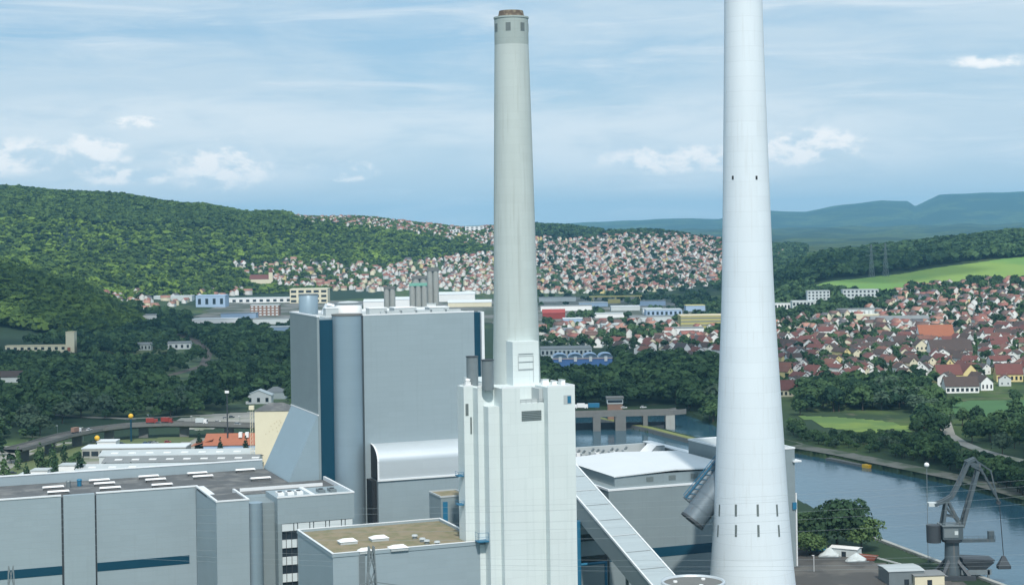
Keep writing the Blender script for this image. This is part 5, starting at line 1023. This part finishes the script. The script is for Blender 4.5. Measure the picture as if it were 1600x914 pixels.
PL = iter(['dark poplar at the extreme left edge in front of the viaduct end', 'second poplar from the left edge', 'short poplar left of the white shed', 'slim poplar behind the white shed', 'tall poplar at the right of the white shed', 'short poplar in front of the tall one by the white shed', 'slim poplar left of the pale shed', 'leaning poplar right of the pale shed',
  'small conical tree at the left foot of the warehouses', 'small conical tree in the middle of the warehouse front', 'small conical tree at the right of the warehouse front', 'conical tree at the left corner of the orange roofed depot', 'small conical tree in the middle of the orange roofed depot', 'small conical tree at the right of the orange roofed depot'])
mv, mf, mc = {}, {}, {}; mb_ = {}
def low_tree(kind, i, lod):
    k = ('low', kind, i, lod)
    if k not in PROTO:
        g = np.random.default_rng(100+i); n, s = {0: (150, .085), 1: (64, .13), 2: (34, .18)}[lod]
        PROTO[k] = leaf_cloud(g, cone_lobes(g, 1, .26) if kind == 'cone' else round_lobes(g, 1, .46, 5 if lod else 7), n, s)
    return PROTO[k]
def mass(key, x, y, z, h, kind, lod, tint=None, wide=1.0):
    v, f = low_tree(kind, random.randrange(6), lod); a = random.random()*6.28; c, s = math.cos(a), math.sin(a); b = mb_.get(key, 0)
    w_ = h*wide*random.uniform(.9, 1.25); mv.setdefault(key, []).append(np.stack([(v[:, 0]*c-v[:, 1]*s)*w_+x, (v[:, 0]*s+v[:, 1]*c)*w_+y, v[:, 2]*h+z], 1)); mf.setdefault(key, []).append(f+b); mb_[key] = b+len(v)
    tt = random.random() if tint is None else tint; mc.setdefault(key, []).append(np.full((len(v), 3), tt))
for x, y, z, h, kind, zone in T:
    if zone == 'poplar':
        plant_tree('poplar' if kind == 'poplar' else 'conical_tree', kind, random.randrange(4), x, y, z, h, 1.0, next(PL), 'poplars and conical trees in the left yard')
PT_ = [q_ for q_ in T if q_[5] != 'poplar']
for k, (x, y, z, h, kind, zone) in enumerate(PT_):
    if k < nt and zone in LABS:
        plant_tree('tree', kind, random.randrange(6), x, y, z, h, random.uniform(.95, 1.3), ('pale silvery ' if kind == 'pale' else '')+LABS[zone].replace('dark ', '' if kind == 'pale' else 'dark '), ('pale ' if kind == 'pale' else '')+'trees, '+zone)
    else: mass('valley_woodland', x, y, z, h, 'cone' if kind == 'cone' else 'round', 0 if y < 1900 else (1 if y < 2700 else 2), wide=1.1)
# wooded hillside left: one mass of trees
X, Y, Z = grid_pts(-1650, 60, 2050, 4900, 9.3); px, py = pxy(X, Y, Z)
m = (((Z > 13) & (px > -70) & (px < 800) & (py < 470)) | ((Z > 3) & (px > -70) & (px < 215) & (Y < 2700))) & (rng.random(len(X)) < .93)
ridge = ter(X, Y+120) < Z-4
m &= ~((Y > 4500) & ridge & (px < 400))
town2 = poly_mask(px, py, [(560, 436), (620, 414), (700, 404), (790, 392), (840, 372), (840, 459), (760, 461), (690, 452), (560, 458)]); m &= ~(town2 & (rng.random(len(X)) < .72))
cl_ = np.sin(X/95+Y/210)+np.sin(X/47-Y/330+1.3)+np.sin(Y/120+2)
TOWNS = [np.array([(425, 326), (520, 332), (640, 340), (700, 346), (800, 346), (800, 395), (740, 388), (650, 368), (560, 358), (470, 351)], float), np.array([(360, 410), (450, 405), (570, 412), (700, 402), (800, 392), (800, 462), (560, 462), (430, 455), (375, 436)], float)]
lim = np.interp(px, [0, 100, 200, 300, 400, 500, 600, 760], [338, 346, 354, 356, 368, 352, 356, 362])
for x, y, z, c_, p_, q_, l_ in zip(X[m], Y[m], Z[m], cl_[m], px[m], py[m], lim[m]):
    if not free(x, y): continue
    spur = y < 2800; up = q_ < l_ or spur
    if not up and random.random() < .22+.10*max(-1, c_): continue
    big = random.random()
    if inpoly(p_, q_, TOWNS[0]) or inpoly(p_, q_, TOWNS[1]):
        if random.random() < .38: continue
        mass('hillside_forest', x, y, z, random.uniform(5, 10), 'round', 2, random.random()*.6, 1.2); continue
    hgt = random.uniform(11, 19) if up else (random.uniform(9, 15) if big < .22 else random.uniform(4, 7.5))
    tint = random.gauss(.20, .12)+.05*c_ if up else (random.gauss(.18, .1) if big < .16 else random.gauss(.74, .20)+.09*c_)
    mass('hillside_forest', x, y, z, hgt, 'cone' if random.random() < .05 else 'round', 2, min(1, max(0, tint)), 1.25 if up else 1.5)
for key, lab in (('valley_woodland', 'trees and hedges scattered between the houses and over the valley floor'), ('hillside_forest', 'dense green broadleaf forest covering the long hill on the left')):
    o = bpy.data.objects.new(key, mesh_np(key, np.concatenate(mv[key]), np.concatenate(mf[key]), M_leafh if key == 'hillside_forest' else M_leafm, np.concatenate(mc[key]))); COL.objects.link(o); tag(o, lab, 'woodland', kind='stuff')
print('trees', len(T), {k: len(v) for k, v in mv.items()})
# the big bush group on the near bank
for px_, py_, h, wd, kd, lab in ((1308, 860, 21, 1.1, 'bush', 'largest dark leafy tree on the near river bank'), (1346, 862, 13.5, 1.15, 'bush', 'lower leafy bush at the right of the near bank clump'), (1256, 850, 13, 1.2, 'bush', 'bright green bush at the left of the near bank clump behind the white chimney'), (1266, 868, 9, 1.4, 'bush', 'low dark bush in front of the near bank clump')):
    x, y, z = hit(px_, py_, 480); plant_tree('riverside_bush', kd, random.randrange(3), x, y, z, h, wd, lab)

# ================================================================== quay, crane, pylons and wires
ZQ = 0.0
def atuv(px, py, d):
    x, y, z = atd(px, py, d); return Vector((x, y, z))
cx, cy, _ = atd(1488, 900, 612)
M_crane = mat('crane_paint', (.075, .10, .115), .55, .1, .2, .5, streak=.3)
t = thing('harbour_crane', 'grey level luffing harbour crane on a round column beside the river', 'crane', (cx, cy, 0)); o = (cx, cy, 0); dC = 612.0
def cp(px, py, dy=0.0): return tuple(atuv(px, py, dC+dy))
mb = MB(o); mb.lathe(cx, cy, [(3.4, 0), (3.2, 3), (2.75, 5), (2.55, 13.5)], 28); mb.build('column', M_crane, t)
mb = MB(o)
for dx in (-4.5, 4.5):
    for dy in (-4.5, 4.5): mb.bar((cx+dx*1.3, cy+dy*1.3, 0), (cx+dx*.35, cy+dy*.35, 6.5), 1.1)
mb.box(cx-7, cx+7, cy-6.6, cy-5.2, 0, 1.6); mb.box(cx-7, cx+7, cy+5.2, cy+6.6, 0, 1.6); mb.build('portal', M_steeld, t)
MB(o).lathe(cx, cy, [(3.6, 13.2), (3.9, 14.3)], 28).build('slewing_ring', M_steeld, t)
mb = MB(o); mb.box(cx-4.0, cx+3.4, cy-3.2, cy+4, 14.4, 19.2); mb.build('machine_house', M_crane, t)
mb = MB(o); mb.box(cx-3.6, cx+1.6, cy-3.35, cy-3.2, 15.2, 18.4); mb.build('side_panel', M_steel, t); MB(o).box(cx+.2, cx+1.5, cy-3.5, cy-3.36, 16.2, 17.6).build('window', M_pgrey, t)
MB(o).box(cx-4.3, cx+3.7, cy-3.5, cy+4.3, 19.2, 19.6).build('house_roof', M_steel, t)
mb = MB(o); mb.lathe(cx-6.6, cy, [(2.6, 13.0), (2.7, 19.4)], 20); mb.build('counterweight', M_steeld, t)
hx = cx+.5
def lat(mb, a, b, wd, n=7, s=.28):
    a, b = Vector(a), Vector(b); sd_ = Vector((0, wd/2, 0))
    for g in (-1, 1):
        mb.bar(a+sd_*g, b+sd_*g*.6, s)
    for i in range(n):
        p, q2 = a.lerp(b, i/n), a.lerp(b, (i+1)/n); mb.bar(p+sd_*(1-.4*i/n), q2-sd_*(1-.4*(i+1)/n), s*.55)
# A-frame tower, rear arm with counter-beam, main boom and fly jib
apex = cp(1478, 782); mb = MB(o)
for g in (-1, 1):
    mb.bar((cx-3.4, cy+2.2*g, 19.4), (apex[0], apex[1]+1.2*g, apex[2]), .9); mb.bar((cx+3.0, cy+2.2*g, 19.4), (apex[0]+.6, apex[1]+1.2*g, apex[2]), .8)
    mb.bar((cx-2.2, cy+2.0*g, 23), (cx+2.4, cy+2.0*g, 22), .5); mb.bar((cx+2.6, cy+2.1*g, 20), (cx-2.0, cy+1.8*g, 26), .5)
mb.build('a_frame', M_crane, t)
mb = MB(o)
for g in (-1.2, 1.2):
    P = [cp(1459, 788), cp(1473, 783), cp(1487, 775), cp(1499, 752), cp(1512, 722)]
    for a, b in zip(P[:-1], P[1:]): mb.bar((a[0], a[1]+g, a[2]), (b[0], b[1]+g, b[2]), 1.15)
for a, b in zip(P[1:-1], P[2:]): mb.bar((a[0], a[1]-1.2, a[2]), (b[0], b[1]+1.2, b[2]), .3)
mb.build('rear_arm', M_crane, t)
a = cp(1458, 788); MB(o).box(a[0]-1.9, a[0]+1.7, a[1]-1.6, a[1]+1.6, a[2]-.5, a[2]+.8).build('arm_weight', M_pgrey, t)
mb = MB(o); lat(mb, (cx+3.6, cy, 18.5), cp(1527, 735), 3.4, 9, 1.15); mb.build('main_boom', M_crane, t)
mb = MB(o); P = [cp(1509, 722), cp(1523, 716), cp(1531, 727), cp(1560, 782)]
lat(mb, P[0], P[1], 2.6, 2, 1.1); lat(mb, P[1], P[3], 2.2, 6, .55); lat(mb, P[2], P[0], 2.4, 3, 1.1); lat(mb, cp(1516, 726), cp(1534, 734), 2.4, 3, 1.0); mb.bar(cp(1548, 735), cp(1559, 783), .5); mb.bar(cp(1548, 735), cp(1526, 720), .5); mb.build('fly_jib', M_crane, t)
a = cp(1560, 783); mb = MB(o); mb.tube((a[0], a[1]-.5, a[2]-.4), (a[0], a[1]+.5, a[2]-.4), .8, 16); mb.build('sheave', M_steeld, t)
b = cp(1568, 868); mb = MB(o); mb.tube((a[0]+.3, a[1]-.25, a[2]-.6), (b[0], b[1]-.25, b[2]), .09, 5); mb.tube((a[0]+.3, a[1]+.25, a[2]-.6), (b[0], b[1]+.25, b[2]), .09, 5); mb.build('hoist_rope', M_steeld, t)
mb = MB(o); zb = b[2]; mb.prism([(b[0]-2.3, b[1]-1.5), (b[0]+2.3, b[1]-1.5), (b[0]+2.3, b[1]+1.5), (b[0]-2.3, b[1]+1.5)], zb-4.6, zb-3.4)
mb.add([(b[0]-2.2, b[1]-1.4, zb-3.4), (b[0]+2.2, b[1]-1.4, zb-3.4), (b[0]+2.2, b[1]+1.4, zb-3.4), (b[0]-2.2, b[1]+1.4, zb-3.4), (b[0]-.5, b[1]-.5, zb), (b[0]+.5, b[1]-.5, zb), (b[0]+.5, b[1]+.5, zb), (b[0]-.5, b[1]+.5, zb)], [(0, 1, 5, 4), (1, 2, 6, 5), (2, 3, 7, 6), (3, 0, 4, 7), (4, 5, 6, 7)]); mb.build('grab', M_steeld, t)
mb = MB(o); p0 = (cx+3.4, cy, 13.9); p1 = cp(1554, 842); mb.box(p0[0], p1[0], cy-1, cy+1, 12.9, 14.0); mb.build('side_platform', M_crane, t)
mb = MB(o); rail(mb, [(p0[0], cy-1), (p1[0], cy-1), (p1[0], cy+1)], 14.0, 1.2); mb.build('platform_railing', M_crane, t)
MB(o).box(p1[0]-2.4, p1[0]-.3, cy-.9, cy+.9, 14.0, 16.8).build('lattice_cabin', M_crane, t)
# hopper beside the crane
x, y, _ = atd(1524, 905, 612); t = thing('bulk_hopper', 'dark steel bulk hopper on legs right of the crane column', 'hopper', (x, y, 0)); mb = MB(); mb.add([(-3, -3, 3.2), (3, -3, 3.2), (3, 3, 3.2), (-3, 3, 3.2), (-5.5, -4, 6.5), (6, -4, 6.0), (6, 4, 6.0), (-5.5, 4, 6.5)], [(0, 1, 5, 4), (1, 2, 6, 5), (2, 3, 7, 6), (3, 0, 4, 7), (3, 2, 1, 0)]); mb.build('funnel', M_steeld, t)
mb = MB(); mb.prism([(-5.6, -4.1), (6.1, -4.1), (6.1, 4.1), (-5.6, 4.1)], 6.5, [7.6, 7.0, 7.0, 7.6]); mb.build('cover', M_steeld, t)
MB().box(-6, 5, -3.4, -2.2, 1.5, 3.3).build('beam', M_steel, t)
for sx in (-4, 4):
    for sy in (-3, 3): MB().box(sx-.4, sx+.4, sy-.4, sy+.4, 0, 3.2).build('leg', M_steel, t)
# quay edge, sheds, covered heaps
t = thing('quay_wall', 'grey concrete quay wall along the near bank of the river', 'quay wall', (150, 684, -4)); sweep([(-1, 0), (1, 0), (1, 5), (-1, 5)], M_conc, 'wall', t, [Vector((*p, -4.2)) for p in ((137, 720), (150.5, 683), (165.5, 626), (178, 580), (195, 510))], Vector((150, 684, -4)))
def shed(px, py, d, w, l, h, rot, wall, roof, lab, name='quay_shed', cat='shed', r=1.4):
    x, y, _ = atd(px, py, d); t = thing(name, lab, cat, (x, y, 0), rot); MB().box(-w/2, w/2, -l/2, l/2, 0, h).build('wall', wall, t); e = .35
    mb = MB(); mb.prism([(-w/2-e, -l/2-e), (w/2+e, -l/2-e), (w/2+e, 0), (-w/2-e, 0)], [h-.02, h-.02, h+r, h+r], [h+.2, h+.2, h+r+.2, h+r+.2]); mb.prism([(-w/2-e, 0), (w/2+e, 0), (w/2+e, l/2+e), (-w/2-e, l/2+e)], [h+r, h+r, h-.02, h-.02], [h+r+.2, h+r+.2, h+.2, h+.2]); mb.build('roof', roof, t)
    MB().box(-.9, .9, -l/2-.06, -l/2, 0, 2.1).build('door', M_glass, t); return t
shed(1408, 905, 606, 13, 12, 5.0, .1, M_steel, M_roofpale, 'grey flat shed on the quay left of the crane', r=.4); shed(1446, 915, 603, 11, 9, 3.6, .1, M_cream, M_mgrey, 'low cream quay shed with a dark door beside the crane column', r=.5)
shed(1322, 876, 655, 11, 5, 3.2, -.55, M_pgrey, M_white, 'pale open shelter with a white roof edge on the quay', r=.5)
for i, (px, py, d, c, lab) in enumerate(((1262, 866, 672, M_steeld, 'dark covered material heap at the left end of the quay row'), (1280, 872, 664, M_bluemid, 'blue tarpaulin heap beside the dark heap on the quay'), (1296, 878, 654, M_pgrey, 'pale tarpaulin heap in the middle of the quay row'), (1338, 884, 644, M_pgrey, 'pointed pale tarpaulin heap next to the red barge on the quay'))):
    x, y, _ = atd(px, py, d); t = thing('covered_heap', lab, 'heap', (x, y, 0), -.5+i*.2); mb = MB(); g = random.Random(i)
    R_ = [(4.2, 0), (3.6, .9), (2.3, 1.9), (.9, 2.7+g.random()*.6), (.05, 3.0+g.random()*.6)]; vs = [(r*math.cos(a)*(1+.18*g.uniform(-1, 1)), .6*r*math.sin(a)*(1+.18*g.uniform(-1, 1)), z) for r, z in R_ for a in np.linspace(0, 2*math.pi, 13)[:-1]]
    mb.add(vs, [(k*12+j, k*12+(j+1) % 12, (k+1)*12+(j+1) % 12, (k+1)*12+j) for k in range(4) for j in range(12)]); mb.build('tarpaulin', c, t)
    MB().box(-4.3, 4.3, -2.6, -2.4, 0, .5).build('edge_board', M_steel, t)
x, y, _ = atd(1356, 886, 646); t = thing('steel_skip', 'rusty red open skip on the quay beside the pale heap', 'skip', (x, y, 0), -.55); mb = MB(); mb.add([(-3, -1.2, .2), (3, -1.2, .2), (3, 1.2, .2), (-3, 1.2, .2), (-4, -1.4, 2), (4, -1.4, 2), (4, 1.4, 2), (-4, 1.4, 2)], [(0, 1, 5, 4), (1, 2, 6, 5), (2, 3, 7, 6), (3, 0, 4, 7), (3, 2, 1, 0)]); mb.build('body', mat('rusty_red_paint', (.26, .075, .05), .7, 0, .3, 1), t); MB().box(-3.8, 3.8, -1.3, 1.3, 1.5, 1.6).build('load', M_conc, t)
t = thing('quay_guard_rail', 'long white guard rail along the quay yard by the bushes', 'railing', (112, 690, 0)); sweep([(-.12, .7), (.12, .7), (.12, 1.25), (-.12, 1.25)], M_white, 'beam', t, [Vector((*p, 0)) for p in ((108, 702), (122, 676), (140, 645), (158, 608))], Vector((112, 690, 0)))
mb = MB((112, 690, 0))
for i in range(14): p = Vector((108, 702, 0)).lerp(Vector((158, 608, 0)), i/13); mb.box(p.x-.12, p.x+.12, p.y-.12, p.y+.12, 0, 1.2)
mb.build('post', M_steel, t)
x, y = atz(1247, 893, 0); t = thing('bollard_lamp', 'thin pale lamp post at the foot of the white chimney on the yard', 'street lamp', (x+6, y, 0)); mb = MB(); mb.tube((0, 0, 0), (0, 0, 6), .12, 8); mb.build('post', M_trim, t); MB().box(-.7, .2, -.15, .15, 6, 6.2).build('lamp', M_white, t)
x, y, _ = atd(1448, 735, 640); t = thing('navigation_light', 'white round navigation lamp on a thin pole standing in the river', 'lamp', (x, y, -4)); zt = atd(1448, 730, y)[2]+4; mb = MB(); mb.tube((0, 0, -3), (0, 0, zt), .14, 8); mb.build('pole', M_steel, t); mb = MB(); mb.lathe(0, 0, [(.05, zt), (.9, zt+.4), (1.0, zt+1.1), (.7, zt+1.7), (.05, zt+1.9)], 14); mb.build('lamp', M_white, t)
# near pylons and their wires
pz = atd(580, 853, 420); t1 = pylon(pz[0], pz[1], 0, pz[2], 'grey lattice pylon in front of the gravel roofed building', 2.0, 2, .13); pz2 = atd(17, 884, 425); pylon(pz2[0], pz2[1], 0, pz2[2], 'grey lattice pylon tip at the lower left edge before the hall', 2.0, 2, .13)
M_wire = mat('wire', (.32, .37, .40), .5, .4, .05, .5)
def wire(px0, py0, d0, px1, py1, d1, sag, lab):
    a, b = atuv(px0, py0, d0), atuv(px1, py1, d1); t = thing('power_line', lab, 'power line', a, 0, 'power lines crossing in front of the plant'); n = 28; mb = MB(tuple(a)); P = [a.lerp(b, i/n)-Vector((0, 0, sag*4*(i/n)*(1-i/n))) for i in range(n+1)]
    for p, q2 in zip(P[:-1], P[1:]): mb.tube(p, q2, .022, 4)
    mb.build('wire', M_wire, t)
for i, (y0, y1, sg) in enumerate(((792, 742, 3), (800, 752, 3), (806, 766, 4), (818, 778, 4), (826, 800, 4), (840, 862, 3), (850, 872, 3), (858, 878, 3))):
    wire(-60, y0, 330, 1700, y1, 370, sg, 'thin power line spanning across the whole plant front, %s from the top' % ('first', 'second', 'third', 'fourth', 'fifth', 'sixth', 'seventh', 'eighth')[i])

# ================================================================== unseen clouds added overhead to shade the valley, and the haze
M_shade_cloud = bpy.data.materials.new('shade_cloud_vapour'); M_shade_cloud.use_nodes = True; _t = M_shade_cloud.node_tree; _t.nodes.clear(); _w = NT(_t)
_d = _w.n('ShaderNodeBsdfTranslucent'); _d.inputs[0].default_value = (.9, .9, .9, 1); _tr = _w.n('ShaderNodeBsdfTransparent'); _mx = _w.n('ShaderNodeMixShader'); _mx.inputs[0].default_value = .43; _o = _w.n('ShaderNodeOutputMaterial')
_t.links.new(_tr.outputs[0], _mx.inputs[1]); _t.links.new(_d.outputs[0], _mx.inputs[2]); _t.links.new(_mx.outputs[0], _o.inputs[0])
CZ = 1100.0
for i, (gx, gy, rx, ry) in enumerate(((-380, 1720, 260, 620), (120, 1500, 170, 330), (-560, 2350, 200, 260), (420, 3000, 380, 330), (300, 850, 170, 190))):
    off = sd*(CZ/sd.z); g = np.random.default_rng(40+i); mb = MB(); n, m = 40, 16; ph = g.random(8)*6.28
    def wob(a): return 1+.16*math.sin(3*a+ph[0])+.10*math.sin(5*a+ph[1])+.07*math.sin(9*a+ph[2])+.05*math.sin(14*a+ph[3])
    vs = [(rx*wob(a)*math.sin(b), 0, 0) and (rx*wob(a)*math.sin(b)*math.cos(a), ry*wob(a)*math.sin(b)*math.sin(a), (60 if b < math.pi/2 else 25)*math.cos(b)+14*math.sin(4*a+ph[4])*math.sin(b*5+ph[5])) for b in np.linspace(.02, math.pi-.02, m) for a in np.linspace(0, 2*math.pi, n+1)[:-1]]
    mb.add(vs, [(k*n+j, k*n+(j+1) % n, (k+1)*n+(j+1) % n, (k+1)*n+j) for k in range(m-1) for j in range(n)], True)
    tag(mb.build('shade_cloud', M_shade_cloud, None, (gx+off.x, gy+off.y, CZ)), kind='structure')
M_haze = bpy.data.materials.new('haze_air'); M_haze.use_nodes = True; _t = M_haze.node_tree; _t.nodes.clear(); _w = NT(_t)
_v = _w.n('ShaderNodeVolumePrincipled'); _v.inputs['Color'].default_value = (.30, .68, 1, 1); _v.inputs['Density'].default_value = 4.0e-5; _v.inputs['Anisotropy'].default_value = 0
_o = _w.n('ShaderNodeOutputMaterial'); _t.links.new(_v.outputs[0], _o.inputs['Volume'])
tag(MB().box(-52000, 52000, -3300, 27300, -7.2, 560).build('haze', M_haze), kind='stuff')
